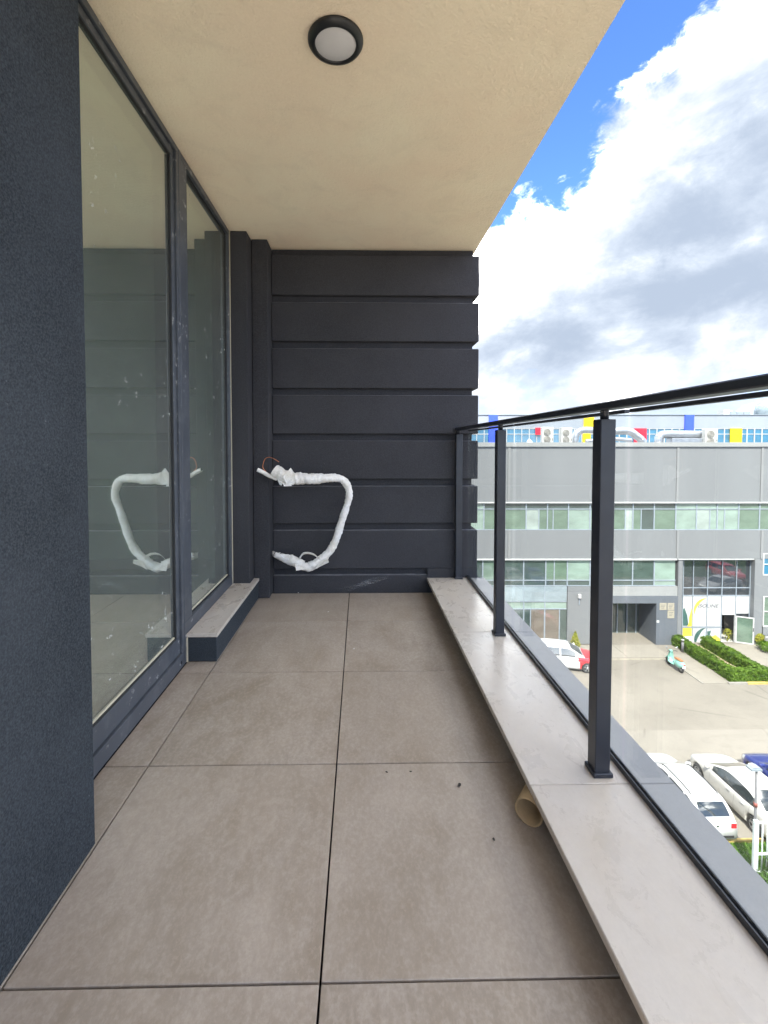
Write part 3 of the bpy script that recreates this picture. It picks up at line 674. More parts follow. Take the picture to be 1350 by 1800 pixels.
def ribbon(y0, y1, xs, trans, subs, mats, label):
    """ribbon window: frame bars as one mesh, each pane a piece of its own"""
    x0, x1 = xs[0], xs[-1]
    fr = MB()
    def bar(a, b, c, d): p, q = fbox(a, b, c, d, 0.05, 0.14); fr.box(p, q)
    bar(x0, y0, x1, y0 + 1.2); bar(x0, y1 - 1.2, x1, y1)
    if trans: bar(x0, trans - 0.7, x1, trans + 0.7)
    wdw = None
    cells = []
    for i in range(len(xs) - 1):
        a, b = xs[i], xs[i + 1]
        if i: p, q = fbox(a - 1.0, y0 + 1.2, a + 1.0, y1 - 1.2, 0.06, 0.135); fr.box(p, q)
        cuts = [a] + [s_ for s_ in subs if a < s_ < b] + [b]
        for s_ in cuts[1:-1]: p, q = fbox(s_ - 0.8, (trans if trans and trans < (y0 + y1) / 2 else y0) + 0.8, s_ + 0.8, y1 - 1.2, 0.065, 0.13); fr.box(p, q)
        if trans:
            if trans < (y0 + y1) / 2:
                cells.append((a, y0, b, trans, 't')); cells += [(c, trans, d, y1, 'm') for c, d in zip(cuts, cuts[1:])]
            else:
                cells += [(c, y0, d, trans, 'm') for c, d in zip(cuts, cuts[1:])]; cells.append((a, trans, b, y1, 't'))
        else: cells += [(c, y0, d, y1, 'm') for c, d in zip(cuts, cuts[1:])]
    wdw = fr.build('ribbon_window', 'frame_grey', bld)
    wdw['label'] = label
    rnd = random.Random(len(cells) + int(y0))
    for (a, b, c, d, k) in cells:
        m = mats(k, (a + c) / 2, rnd)
        p, q = fbox(a + 0.2, b + 0.2, c - 0.2, d - 0.2, 0.10, 0.118)
        o = B(p, q).build('pane', m, wdw)
    return wdw
XS1 = [x for x in (590, 627.5, 665, 702, 739, 777, 814, 851, 888, 925.5, 963, 1000, 1038, 1076, 1113.6, 1151, 1189, 1225.6, 1262, 1300, 1336.6, 1373, 1410, 1448)]
def m1(k, x, rnd):
    if k == 't': return 'pane_mint' if (1190 < x < 1300 or x < 860) else 'pane_dark' if x < 1180 else 'pane_green'
    if x > 1300: return 'pane_green'
    if 1120 < x < 1150: return 'pane_dark' if x > 1128 else 'pane_green'
    if 1151 < x < 1189 or 1076 < x < 1100: return 'pane_green'
    return rnd.choice(('pane_mint', 'pane_pale', 'pane_mint', 'pane_green', 'pane_green'))
ribbon(884.4, 932.0, XS1, 895, (948, 973, 1100, 1128, 1249, 1275), m1, 'upper ribbon window with pale green blinds')
XS2 = [590, 627.5, 665, 702, 739, 777, 814, 849, 885, 921, 960, 998, 1038, 1076, 1113, 1151, 1188.5]
def m2(k, x, rnd):
    if x > 1150: return 'pane_mint'
    if x > 1040: return 'pane_dark'
    if k == 't': return 'pane_dark'
    return rnd.choice(('pane_green', 'pane_dark', 'pane_mint')) if x < 960 else ('pane_green' if x < 998 else 'pane_mint')
ribbon(984.4, 1030.5, XS2, 1020.5, (975,), m2, 'lower ribbon window with a low transom')
# ground storey, left: curtain wall
bpart('spandrel_panel', 'pane_spandrel', 590, 1031, 997, 1057, 0.06, 0.2)
for x in (885, 921, 958): bpart('spandrel_mullion', 'frame_grey', x - 0.6, 1031, x + 0.6, 1057, 0.04, 0.058)
def m3(k, x, rnd): return 'pane_mint' if k == 't' else ('pane_dark' if x > 984 or x < 930 else 'pane_brown')
ribbon(1057.4, 1127, [590, 665, 739, 814, 849, 885, 921, 958, 997], 1071, (933, 984), m3, 'ground floor glazing behind the white and red car')
bpart('base_strip', 'cladding_light', 590, 1127.2, 997, 1132, 0.0, 0.3)
bpart('wall_panel', 'cladding_grey', 997.4, 1031, 1077, 1132); bpart('wall_panel', 'cladding_light', 1077.3, 1031, 1191, 1047.4, -0.002, 0.3)
lam = bpart('wall_lamp', 'white_paint', 1015.5, 1044, 1020.5, 1051, -0.16, -0.002, c=0.02)
bpart('downpipe', 'frame_grey', 1017.2, 1052, 1018.6, 1063, -0.06, -0.002)
# entrance: slate block with a recessed porch
bpart('entrance_panel', 'slate_panel', 1062, 1047.6, 1191, 1060.2, -0.06, 2.3)
bpart('entrance_panel', 'slate_panel', 1152.5, 1060.3, 1189.2, 1133, -0.06, 2.3); bpart('entrance_panel', 'slate_panel', 1050, 1060.3, 1066, 1133, -0.058, 2.3)
porch = bpart('porch_glazing', 'pane_dark', 1060, 1061, 1160, 1133, 2.2, 2.25)
for x in (1085, 1102, 1118): 
    p, q = fbox(x - 0.8, 1062, x + 0.8, 1130, 2.1, 2.18, 2.1); B(p, (q[0], q[1], 0.0)).build('door_stile', 'frame_grey', porch)
p, q = fbox(1068, 1122, 1130, 1128, 2.12, 2.17, 2.1); B(p, q).build('door_rail', 'frame_grey', porch)
for (x0, y0, x1, y1) in ((1158.5, 1059.5, 1170.5, 1071.5), (1172.3, 1059.5, 1184, 1071.5), (1172.3, 1072.6, 1184, 1086)):
    pl = bpart('plaque', 'plaque_brass', x0, y0, x1, y1, -0.085, -0.062)
    for k in range(3): bpart('engraved_line', 'letter_dark', x0 + 2, y0 + 3 + k * 2.6, x1 - 2 - k * 1.3, y0 + 3.8 + k * 2.6, -0.089, -0.0855, parent=pl)
bpart('notice', 'white_paint', 1153.3, 1089.8, 1157.8, 1094, -0.075, -0.062)
# shop front
bpart('wall_pier', 'cladding_grey', 1191.4, 983.7, 1199, 1133, 0.002, 0.6)
bpart('wall_panel', 'cladding_grey', 1325.5, 982.3, 1340.5, 1133, 0.0, 0.6)
mass('shop_lintel', 'cladding_grey', fl(1199, 984)[0], fl(1325, 984)[0], 0.05, 0.6, fl(1250, 983.7)[1], fl(1250, 976)[1])
SX = [1199.7, 1217.3, 1242.6, 1268, 1293, 1317]; DY = 0.41
def sp_(x0, y0, x1, y1, f=0.0, b=0.02): return fbox(x0, y0, x1, y1, DY + f, DY + b, DY)
fr = MB()
for x in SX + [1318.5]: p, q = sp_(x - 0.55, 983, x + 0.55, 1133, -0.05, 0.05); fr.box(p, (q[0], q[1], 0.0))
for y in (984, 1033, 1046.5): p, q = sp_(1200, y - 0.7, 1317, y + 0.7, -0.04, 0.04); fr.box(p, q)
p, q = sp_(1200, 1101.8, 1267.5, 1103.2, -0.04, 0.04); fr.box(p, q)
shop = fr.build('shop_front', 'frame_grey', bld); shop['label'] = 'glazed shop front with white posters and an open door'
for i in range(5):
    p, q = sp_(SX[i] + 0.5, 984.5, SX[i + 1] - 0.5, 1032.5); B(p, q).build('pane', 'pane_shop', shop)
    p, q = sp_(SX[i] + 0.5, 1033.6, SX[i + 1] - 0.5, 1046); B(p, q).build('pane', 'pane_shop', shop)
    if i < 3:
        p, q = sp_(SX[i] + 0.5, 1047.2, SX[i + 1] - 0.5, 1101.2); B(p, q).build('poster', 'poster_white', shop)
        p, q = sp_(SX[i] + 0.5, 1103.8, SX[i + 1] - 0.5, 1133); B(p, (q[0], q[1], 0)).build('poster', ('poster_yellow', 'poster_white', 'poster_white')[i], shop)
    else:
        p, q = sp_(SX[i] + 0.5, 1047.2, SX[i + 1] - 0.5, 1078.5); B(p, q).build('poster', 'poster_white', shop)
def decal(name, pts, m, dy=-0.004):
    poly = [fl(x, y, DY) for x, y in pts]; b = MB(); b.prism(poly, DY + dy - 0.003, DY + dy, 1); return b.build(name, m, shop)
decal('poster_shape', [(1200.4, 1072), (1203, 1068), (1208, 1082), (1210, 1098), (1208, 1100), (1200.4, 1100)], 'poster_green')
decal('poster_shape', [(1211, 1086), (1216.4, 1068), (1216.4, 1101), (1208, 1101), (1211, 1094)], 'poster_yellow')
def ring(cx, cy, r0, r1, a0, a1, n=14, tp=False):
    o = [(cx + r1 * math.cos(R(a0 + (a1 - a0) * k / n)), cy + r1 * math.sin(R(a0 + (a1 - a0) * k / n))) for k in range(n + 1)]
    i_ = [(cx + (r0 + ((r1 - r0) * abs(2 * k / n - 1) ** 2 * 0.95 if tp else 0)) * math.cos(R(a0 + (a1 - a0) * k / n)), cy + (r0 + ((r1 - r0) * abs(2 * k / n - 1) ** 2 * 0.95 if tp else 0)) * math.sin(R(a0 + (a1 - a0) * k / n))) for k in range(n, -1, -1)]
    return o + i_
decal('poster_ring', ring(1206, 1057.5, 3.2, 5.2, 0, 359.9, 20), 'poster_grey').data.materials[0] = MATS['poster_white']
for (cx, cy) in ((1206, 1057.5), (1227.5, 1090)):
    o = decal('poster_ring', ring(cx, cy, 3.0, 4.6, 0, 359, 22), 'poster_grey')
simple('poster_pale', (0.50, 0.55, 0.54), 0.3)
for o in list(shop.children):
    if o.name.startswith('poster_ring'): o.data.materials[0] = MATS['poster_pale']
decal('logo_swoosh', ring(1241, 1073, 16.5, 21.5, 160, 272, 24, True), 'poster_yellow')
decal('poster_shape', ring(1240, 1124, 13, 20, 150, 268, 16, True), 'poster_green'); decal('poster_shape', [(1232, 1130), (1234, 1118), (1239, 1111), (1242, 1109), (1242, 1130)], 'poster_grey')
decal('poster_shape', [(1243.4, 1110), (1250, 1108), (1248, 1116), (1243.4, 1120)], 'poster_green'); decal('poster_shape', [(1243.4, 1122), (1258, 1116), (1267, 1124), (1267, 1131), (1243.4, 1131)], 'poster_yellow')
def text(body, px0, px1, py, h, m, shear=0.25, dy=-0.006):
    cu = bpy.data.curves.new('lettering', 'FONT'); cu.body = body; cu.shear = shear; cu.size = 1; cu.extrude = 0.002; cu.space_character = 1.05; cu.offset = 0.02
    tmp = bpy.data.objects.new('tmp', cu); COL.objects.link(tmp); dg = bpy.context.evaluated_depsgraph_get()
    me = bpy.data.meshes.new_from_object(tmp.evaluated_get(dg)); bpy.data.objects.remove(tmp)
    xs = [v.co.x for v in me.vertices]; ysv = [v.co.y for v in me.vertices]
    a = fl(px0, py, DY)[0]; b = fl(px1, py, DY)[0]; z0 = fl(px0, py, DY)[1]; z1 = fl(px0, py - h, DY)[1]
    for v in me.vertices:
        x = a + (v.co.x - min(xs)) / (max(xs) - min(xs)) * (b - a); z = z0 + (v.co.y - min(ysv)) / (max(ysv) - min(ysv)) * (z1 - z0)
        v.co = (x, DY + dy - v.co.z, z)
    me.materials.append(MATS[m]); return link('lettering', me, shop)
text('ISOLINE', 1226.5, 1263.5, 1068.2, 6.2, 'letter_dark')
p, q = sp_(1233, 1074.2, 1257, 1075.0, -0.008, -0.004); B(p, q).build('poster_line', 'poster_grey', shop)
# doorway (dark interior) and the open door leaf
p, q = sp_(1268.6, 1078.8, 1291, 1080.4, -0.05, 0.05); B(p, q).build('door_head', 'white_paint', shop)
p, q = sp_(1290.2, 1080, 1292.4, 1133, -0.05, 0.05); B(p, (q[0], q[1], 0)).build('door_jamb', 'white_paint', shop)
p, q = sp_(1293.6, 1079, 1316.6, 1133, 0.0, 0.02); B(p, (q[0], q[1], 0)).build('pane', 'pane_shop', shop)
mass('shop_interior', 'dark_void', fl(1199, 1000)[0], fl(1330, 1000)[0], 3.0, 3.1, 0, fl(1250, 984)[1]); mass('shop_interior', 'room_floor', fl(1199, 1000)[0], fl(1330, 1000)[0], 0.5, 3.0, 0.0, 0.02)
hx, hz = fl(1291.5, 1100, DY); top = fl(1291.5, 1081, DY)[1]
dr = bpy.data.objects.new('open_door', None); COL.objects.link(dr); dr.parent = bld; dr.location = (hx, DY - 0.06, 0.03); dr.rotation_euler = (0, 0, R(-24))
dw, dh = 1.12, top - 0.06
m = MB(); m.box((0, -0.05, 0), (dw, 0, 0.10)); m.box((0, -0.05, dh - 0.08), (dw, 0, dh)); m.box((0, -0.05, 0.10), (0.08, 0, dh - 0.08)); m.box((dw - 0.08, -0.05, 0.10), (dw, 0, dh - 0.08)); m.build('door_frame', 'white_paint', dr)
B((0.08, -0.03, 0.10), (dw - 0.08, -0.02, dh - 0.08)).build('door_glass', 'pane_green', dr); B((dw - 0.06, -0.10, 1.0), (dw - 0.03, -0.05, 1.3)).build('handle', 'trim_black', dr)
# bay right of the shop
for (y0, y1, mt) in ((972.5, 1011.5, 'pane_blue'), (1048, 1102, 'pane_green')):
    fr = MB()
    for (a, b, c, d) in ((1341, y0, 1420, y0 + 1.6), (1341, y1 - 2, 1420, y1), (1341, y0 + 1.6, 1343, y1 - 2), (1378, y0 + 1.6, 1380, y1 - 2), (1343, (y0 + y1) / 2 - 0.8, 1378, (y0 + y1) / 2 + 0.8), (1418, y0 + 1.6, 1420, y1 - 2)):
        p, q = fbox(a, b, c, d, -0.02, 0.1); fr.box(p, q)
    o = fr.build('side_window', 'white_paint', bld)
    for (a, c) in ((1343.3, 1377.7), (1380.3, 1417.7)): p, q = fbox(a, y0 + 2, c, y1 - 2.2, 0.04, 0.06); B(p, q).build('pane', mt, o)
for (x0, y0, x1, y1) in ((1341, 982.2, 1635, 972.3), (1341, 1011.7, 1635, 1047.8), (1341, 1102.2, 1635, 1133), (1420.2, 972.4, 1635, 1011.5), (1420.2, 1048, 1635, 1102)):
    if y0 > y1: continue
    bpart('wall_panel', 'cladding_grey', x0, y0, x1, y1, 0.003, 0.3)
bpart('planter_block', 'white_paint', 1338, 1116, 1400, 1131, -0.9, -0.3)

# ------------------------------------------------------------------ roof-top plant on the office roof
zroof = ZG + zr - 0.25
def roofpt(px, py, d): r = ray(px, py); return EYE + r * (d / r.dot(hf))
def ac_unit(px0, px1, py, d, label):
    a, b = roofpt(px0, py, d), roofpt(px1, py, d); wd = (b - a).length; h = a.z - zroof
    t = thing('air_conditioner', label, 'air conditioner', (*((a + b) / 2).xy, zroof), -YAW, 'air conditioners on the office roof')
    B((-wd / 2, 0, 0.08), (wd / 2, 0.4, h), 0.02).build('casing', 'unit_white', t); B((-wd / 2 + 0.05, 0.02, 0.0), (-wd / 2 + 0.15, 0.38, 0.08)).build('foot', 'trim_black', t); B((wd / 2 - 0.15, 0.02, 0.0), (wd / 2 - 0.05, 0.38, 0.08)).build('foot', 'trim_black', t)
    r = wd * 0.32
    for k in (1, 3):
        zc = h - (0.44 if k == 1 else 0.98)
        g = MB(); c0 = (-wd * 0.08, -0.012, zc)
        for q in (1.0, 0.8, 0.6, 0.4, 0.2): g.lathe([(r * q - 0.016, 0), (r * q - 0.016, -0.012), (r * q, -0.012), (r * q, 0)], (c0[0], -0.004, zc), 20, 'y')
        fg = g.build('fan_grille', 'unit_white', t)
        MB().lathe([(0.0, 0), (r, 0), (r, 0.002)], (c0[0], -0.003, zc), 20, 'y').build('fan_recess', 'unit_grille', t)
    B((wd * 0.36, -0.012, h * 0.4), (wd * 0.44, -0.001, h * 0.5)).build('cover', 'unit_grille', t)
ac_unit(953.5, 973.5, 750.5, 36.5, 'twin-fan white air conditioner next to the red rear panel')
ac_unit(987, 1006.5, 751.5, 36.5, 'twin-fan white air conditioner beside the curved silver duct')
ac_unit(1240, 1262.5, 754, 36.2, 'twin-fan white air conditioner at the right end of the long duct')
def duct(name, label, pts, rad, d, flex=False):
    P = [roofpt(x, y, d) for x, y in pts]; base = Vector((P[0].x, P[0].y, zroof))
    t = thing(name, label, 'duct', tuple(base), 0, 'ducts on the office roof')
    sp = spline([tuple(p) for p in P], 6)
    wpart(MB().tube([Vector(p) for p in sp], rad, 16), 'duct_body', 'duct_zinc', t)
    b = MB()
    for k in range(3, len(sp) - 1, 5):
        a = Vector(sp[k]); dr_ = (Vector(sp[k + 1]) - a).normalized(); b.tube([a, a + dr_ * 0.04], rad * 1.06, 16)
    wpart(b, 'seam_ring', 'duct_zinc', t); return t
duct('air_duct', 'long silver duct with an elbow left of the right air conditioner', [(1158, 782), (1158, 772), (1161, 766), (1168, 763.5), (1200, 763.5), (1239, 764)], 0.31, 37.0)
duct('air_duct', 'silver duct sloping down in front of the red panel right of the post', [(1080, 758), (1095, 757), (1108, 759), (1118, 766), (1127, 773), (1131, 779)], 0.29, 36.6)
duct('air_duct', 'curved silver duct right of the second air conditioner', [(1010, 778), (1012, 766), (1018, 758), (1030, 756), (1046, 757)], 0.27, 37.2)
duct('air_duct', 'low silver pipe run along the parapet behind the post', [(1030, 776), (1060, 773), (1085, 772), (1110, 774)], 0.16, 36.0)
a, b = roofpt(1182, 770, 36.4), roofpt(1238, 776, 36.4)
t = tag(B((-1.25, 0, 0), (1.25, 0.8, a.z - zroof), 0.03).build('duct_box', 'duct_zinc'), 'flat rectangular metal duct box under the long round duct', 'duct'); t.location = ((a.x + b.x) / 2, a.y, zroof); t.rotation_euler.z = -YAW
# heap of white sheeting
c = roofpt(929, 777, 36.6); bm = bmesh.new(); bmesh.ops.create_grid(bm, x_segments=22, y_segments=10, size=1)
for v in bm.verts:
    r = max(abs(v.co.x), abs(v.co.y)); h = max(0, 1 - r) ** 0.6 * (0.55 + 0.35 * math.sin(v.co.x * 5 + 1) * math.cos(v.co.y * 4)) + random.uniform(-0.04, 0.04)
    v.co = (v.co.x * 1.1, v.co.y * 0.6, max(0.0, h) * 0.95)
me = bpy.data.meshes.new('plastic_sheeting'); bm.to_mesh(me); bm.free(); me.materials.append(MATS['tarp'])
tag(link('plastic_sheeting', me, None, (c.x, c.y, zroof + 0.01)), 'heap of white plastic sheeting on the office roof left of the air conditioners', 'sheeting')

# ------------------------------------------------------------------ building far behind
YR = 80.0
BR = EYE + hf * YR; BR.z = ZG
rear = thing('rear_building', 'pale building behind with blue glazing and red, yellow and blue panels', 'building', tuple(BR), -YAW)
def rbox(x0, y0, x1, y1, f, b):
    r = ray(x0, y0); p = EYE + r * (YR / r.dot(hf)) - BR; r2 = ray(x1, y1); q = EYE + r2 * (YR / r2.dot(hf)) - BR
    return (p.dot(hr), f, p.z), (q.dot(hr), b, q.z)
p, q = rbox(600, 729.4, 1600, 753, 0, 20); B(p, q).build('upper_wall', 'cladding_rear', rear)
p, q = rbox(600, 728.6, 1600, 729.6, -0.15, 0.3); B(p, q).build('coping', 'frame_grey', rear)
p, q = rbox(600, 780, 1600, 781, 0, 20); B((p[0], 0, 0), (q[0], 20, q[2])).build('lower_wall', 'cladding_rear', rear)
fr = MB()
for k in range(0, 72):
    x = 640 + k * 13.2; p, q = rbox(x - 0.45, 753.1, x + 0.45, 780, 0.0, 0.2); fr.box(p, q)
for y in (753.6, 763.0): p, q = rbox(600, y - 0.5, 1600, y + 0.5, 0.02, 0.19); fr.box(p, q)
rw = fr.build('ribbon_window', 'white_paint', rear)
for k in range(0, 72):
    x = 640 + k * 13.2
    for (y0, y1) in ((754.2, 762.4), (763.6, 780)):
        p, q = rbox(x + 0.5, y0, x + 12.7, y1, 0.10, 0.15); B(p, q).build('pane', 'pane_blue', rw)
for (x0, y0, x1, y1, m) in ((859, 729.4, 874, 779, 'panel_blue'), (1026, 731, 1043, 752, 'panel_yellow'), (1024, 760, 1037, 779, 'panel_yellow'), (941, 752, 951, 764, 'panel_red'), (1114, 753, 1135, 779, 'panel_red'), (1203, 729.4, 1218, 758, 'panel_blue'), (1283, 753, 1302, 779, 'panel_yellow')):
    p, q = rbox(x0, y0, x1, y1, -0.25, -0.02); B(p, q).build('colour_panel', m, rear)
def rear_roof(px0, py0, px1, py1, name, label, cat, m, d=84):
    a = EYE + ray(px0, py0) * (d / ray(px0, py0).dot(hf)); b = EYE + ray(px1, py1) * (d / ray(px1, py1).dot(hf))
    zb = ZG + rbox(900, 729.4, 901, 730, 0, 1)[0][2]
    return a, b, zb
a, b, zb = rear_roof(1272, 719, 1319, 728, '', '', '', '')
t = thing('roof_chiller', 'row of grey roof chillers on the far building under the handrail', 'chiller', (*((a + b) / 2).xy, zb), -YAW)
wd = (b - a).length
for k in range(4):
    x = -wd / 2 + wd * k / 4; B((x + 0.05, 0, 0.0), (x + wd / 4 - 0.05, 1.5, a.z - zb - (0.5 if k else 0.1))).build('unit', 'frame_grey' if k else 'unit_white', t)
    MB().lathe([(0.3, 0), (0.35, 0.25), (0, 0.25)], (x + wd / 8, 0.7, a.z - zb - 0.5), 14).build('fan_cowl', 'unit_white', t)
a, b, zb = rear_roof(1333, 707, 1362, 728, '', '', '', '')
t = thing('storage_tank', 'rounded pale tank on the far roof at the right edge', 'tank', (*((a + b) / 2).xy, zb), -YAW)
wd = (b - a).length; h = a.z - zb
MB().lathe([(wd * 0.42, 0), (wd * 0.5, h * 0.2), (wd * 0.5, h * 0.75), (wd * 0.38, h * 0.95), (0, h)], seg=28).build('shell', 'pane_spandrel', t); MB().lathe([(0.15, h), (0.15, h + 0.3), (0, h + 0.3)], seg=12).build('hatch', 'unit_white', t)

# ------------------------------------------------------------------ our own building round the balcony
t = thing('own_building', 'dark building body that carries the balcony', 'building', (-6, 0, ZG))
wpart(B((-13, -5.0, ZG), (0.785, 12, -0.26)), 'lower_storeys', 'panel_stucco', t)
wpart(B((-13, -1.05, ZC + 0.36), (0.76, 12, 8.0)), 'upper_storeys', 'panel_stucco', t)
wpart(B((-13, 4.45, -0.255), (-0.62, 12, ZC + 0.355)), 'middle_storey', 'panel_stucco', t)

# ------------------------------------------------------------------ pavements, kerbs, drain
P1 = gp(1242, 1206)
pav = bpy.data.objects.new('pavement', None); COL.objects.link(pav); pav['kind'] = 'structure'
yk = gp(1120, 1156).y
for k in range(9):
    x0 = -6 + k * 3.1
    if x0 + 3.1 > 22.9: break
    B((x0 + 0.01, yk, ZG - 0.1), (x0 + 3.09, YB - 0.4, ZG + 0.02)).build('slab', 'pavement_concrete', pav)
yn = P1.y
for k in range(2): B((21.5, yn + 0.3 + k * 2.0, ZG - 0.1), (23.25, yn + 0.3 + k * 2.0 + 1.985, ZG + 0.025)).build('slab', 'pavement_concrete', pav)
B((26.9, yn + 2.6, ZG - 0.1), (45, YB - 0.5, ZG + 0.024)).build('slab', 'pavement_concrete', pav)
B((21.4, yn + 0.28, ZG - 0.1), (21.49, yk - 0.01, ZG + 0.05)).build('kerb', 'kerb_stone', pav)
for k in range(12):
    x0 = 23.0 + k * 1.2; B((x0, yn + 0.12, ZG - 0.1), (x0 + 1.18, yn + 0.28, ZG + 0.12), 0.015).build('kerb', 'kerb_yellow' if k in (1, 2, 5, 6) else 'kerb_stone', pav)
for k in range(14):
    x0 = 10 + k * 0.8; B((x0, yk - 0.36, ZG - 0.05), (x0 + 0.76, yk - 0.10, ZG + 0.008)).build('drain_grate', 'drain_grate', pav)

# ------------------------------------------------------------------ plants
def leaves(volume_pts, size, seed):
    rnd = random.Random(seed); vs = []; fs = []
    for (p, n) in volume_pts:
        n = Vector(n) + Vector((rnd.uniform(-0.8, 0.8), rnd.uniform(-0.8, 0.8), rnd.uniform(-0.5, 0.9))); n.normalize()
        u = n.orthogonal().normalized(); u.rotate(Matrix.Rotation(rnd.uniform(0, 6.28), 3, n)); v = n.cross(u); s = size * rnd.uniform(0.6, 1.3); p = Vector(p)
        o = len(vs); vs += [p - u * s, p + v * s * 0.5 + n * s * 0.15, p + u * s, p - v * s * 0.5 + n * s * 0.15]; fs.append((o, o + 1, o + 2, o + 3))
    return MB().add(vs, fs)
def box_leaf_pts(x0, x1, y0, y1, h, n, rnd):
    out = []
    A = [((x1 - x0) * (y1 - y0), 't'), ((x1 - x0) * h, 'f'), ((x1 - x0) * h, 'b'), ((y1 - y0) * h, 'l'), ((y1 - y0) * h, 'r')]; tot = sum(a for a, _ in A)
    for a, k in A:
        for _ in range(int(n * a / tot)):
            x, y, z = rnd.uniform(x0, x1), rnd.uniform(y0, y1), rnd.uniform(0.03, h); j = rnd.uniform(-0.09, 0.05) + 0.05 * math.sin(x * 3.1 + y * 2.3)
            out.append({'t': ((x, y, h + j), (0, 0, 1)), 'f': ((x, y0 - j, z), (0, -1, 0)), 'b': ((x, y1 + j, z), (0, 1, 0)), 'l': ((x0 - j, y, z), (-1, 0, 0)), 'r': ((x1 + j, y, z), (1, 0, 0))}[k])
    return out
rnd = random.Random(3)
hx0 = gp(1287, 1203).x + 0.1; hy0 = gp(1287, 1203).y + 0.15
t = thing('clipped_hedge', 'low clipped green hedge in a U round the planting bed before the shop', 'hedge', (hx0, hy0, ZG))
arms = [(0.0, 0.62, 0.0, 5.6, 0.72), (0.62, 6.0, 0.0, 0.62, 0.72), (1.95, 2.6, 0.62, 5.3, 0.74)]
pts = []; core = MB()
for (x0, x1, y0, y1, h) in arms:
    pts += box_leaf_pts(x0, x1, y0, y1, h, 5200, rnd); core.box((x0 + 0.09, y0 + 0.09, 0), (x1 - 0.09, y1 - 0.09, h - 0.09))
leaves(pts, 0.075, 5).build('foliage', 'leaf_hedge', t); core.build('branches', 'leaf_dark', t)
B((hx0 + 0.55, hy0 + 0.55, ZG), (hx0 + 2.0, YB - 0.6, ZG + 0.03)).build('planting_bed', 'soil', kind='structure')
def shrub(px, py, h, r, m, label, conical, seed, name='shrub', cat='shrub', n=900):
    p = gp(px, py); rnd = random.Random(seed); pts = []
    for _ in range(n):
        u = rnd.random() ** (0.8 if conical else 0.5); a = rnd.uniform(0, 6.28); rr = r * ((1 - u) ** 0.75 if conical else math.sqrt(max(0.05, 1 - (2 * u - 1) ** 2))) * rnd.uniform(0.55, 1.08) * (1 + 0.12 * math.sin(a * 3 + seed))
        pts.append(((rr * math.cos(a), rr * math.sin(a), 0.06 * h + u * h * 0.94), (math.cos(a), math.sin(a), 0.4)))
    t = thing(name, label, cat, (p.x, p.y, ZG)); leaves(pts, 0.07, seed).build('foliage', m, t)
    MB().tube([(0, 0, 0), (0.02, 0, h * 0.35), (0, 0.01, h * 0.7)], [0.035, 0.025, 0.01], 8).build('stem', 'twig', t); return t
shrub(1011, 1137, 1.15, 0.36, 'leaf_yellow', 'small conical yellow-green shrub against the office wall by the parked car', True, 11)
shrub(1262, 1146, 0.75, 0.5, 'leaf_hedge', 'loose bright bush growing between the arms of the hedge', False, 12); shrub(1273, 1155, 0.6, 0.45, 'leaf_hedge', 'smaller loose bush inside the hedge nearest its open middle', False, 13)
shrub(1333, 1132, 0.85, 0.45, 'leaf_yellow', 'yellow-green bush beside the white planter at the right edge', False, 14); shrub(1349, 1146, 0.7, 0.6, 'leaf_hedge', 'green bush in front of the yellow-green bush at the right edge', False, 15)
shrub(1279, 1127, 0.95, 0.3, 'leaf_yellow', 'potted plant standing in the dark shop doorway', False, 16, 'potted_plant', 'plant', 160)
p = gp(1203, 1127); t = tag(B((-0.45, -0.25, 0), (0.45, 0.25, 0.45), 0.02).build('planter_box', 'white_paint'), 'low white block at the head of the hedge by the shop', 'planter'); t.location = (p.x, p.y - 0.1, ZG)
p = gp(1204.5, 1146); t = thing('bollard', 'short grey bollard light at the left side of the hedge', 'bollard', (p.x - 0.2, p.y, ZG))
MB().lathe([(0.0, 0), (0.09, 0), (0.09, 0.72), (0.0, 0.72)], seg=16).build('post', 'pole_grey', t); MB().lathe([(0.0, 0.72), (0.08, 0.72), (0.08, 0.86), (0.10, 0.86), (0.10, 0.92), (0, 0.94)], seg=16).build('cap', 'unit_white', t)

# grass strip, bushes and fence at the lower right
gy1 = 16.72
sheet('lawn', -4, 60, 9, gy1, 0.008, 'leaf_dark', 0.004)
rnd = random.Random(9); vs = []; fs = []
for _ in range(26000):
    x, y = rnd.uniform(8.5, 19), gy1 - rnd.random() ** 1.3 * 3.4; h = rnd.uniform(0.05, 0.11); a = rnd.uniform(0, 6.28); dx, dy = math.cos(a) * 0.012, math.sin(a) * 0.012
    o = len(vs); vs += [(x - dx, y - dy, ZG + 0.008), (x + dx, y + dy, ZG + 0.008), (x + rnd.uniform(-0.05, 0.05), y + rnd.uniform(-0.05, 0.05), ZG + h)]; fs.append((o, o + 1, o + 2))
g = MB().add(vs, fs).build('grass', 'grass_blade', kind='stuff'); g['label'] = 'bright green lawn strip behind the parked cars'
B((8.5, gy1 + 0.01, ZG), (30, gy1 + 0.13, ZG + 0.10), 0.015).build('lawn_kerb', 'kerb_yellow', kind='structure')
fx = at_y(1329, 1443, 15.4); ftop = fx.z
t = thing('metal_fence', 'white tubular metal fence on the lawn behind the parked cars', 'fence', (fx.x, 15.4, ZG))
fh = ftop - ZG
for k in range(4):
    B((k * 2.4 - 0.08, -0.05, 0), (k * 2.4 + 0.08, 0.05, fh + 0.03), 0.01).build('post', 'fence_white', t)
for z in (0.15, 0.80, fh - 0.06):
    for k in range(3): B((k * 2.4 + 0.08, -0.025, z - 0.03), (k * 2.4 + 2.32, 0.025, z + 0.03)).build('rail', 'fence_white', t)
me = None
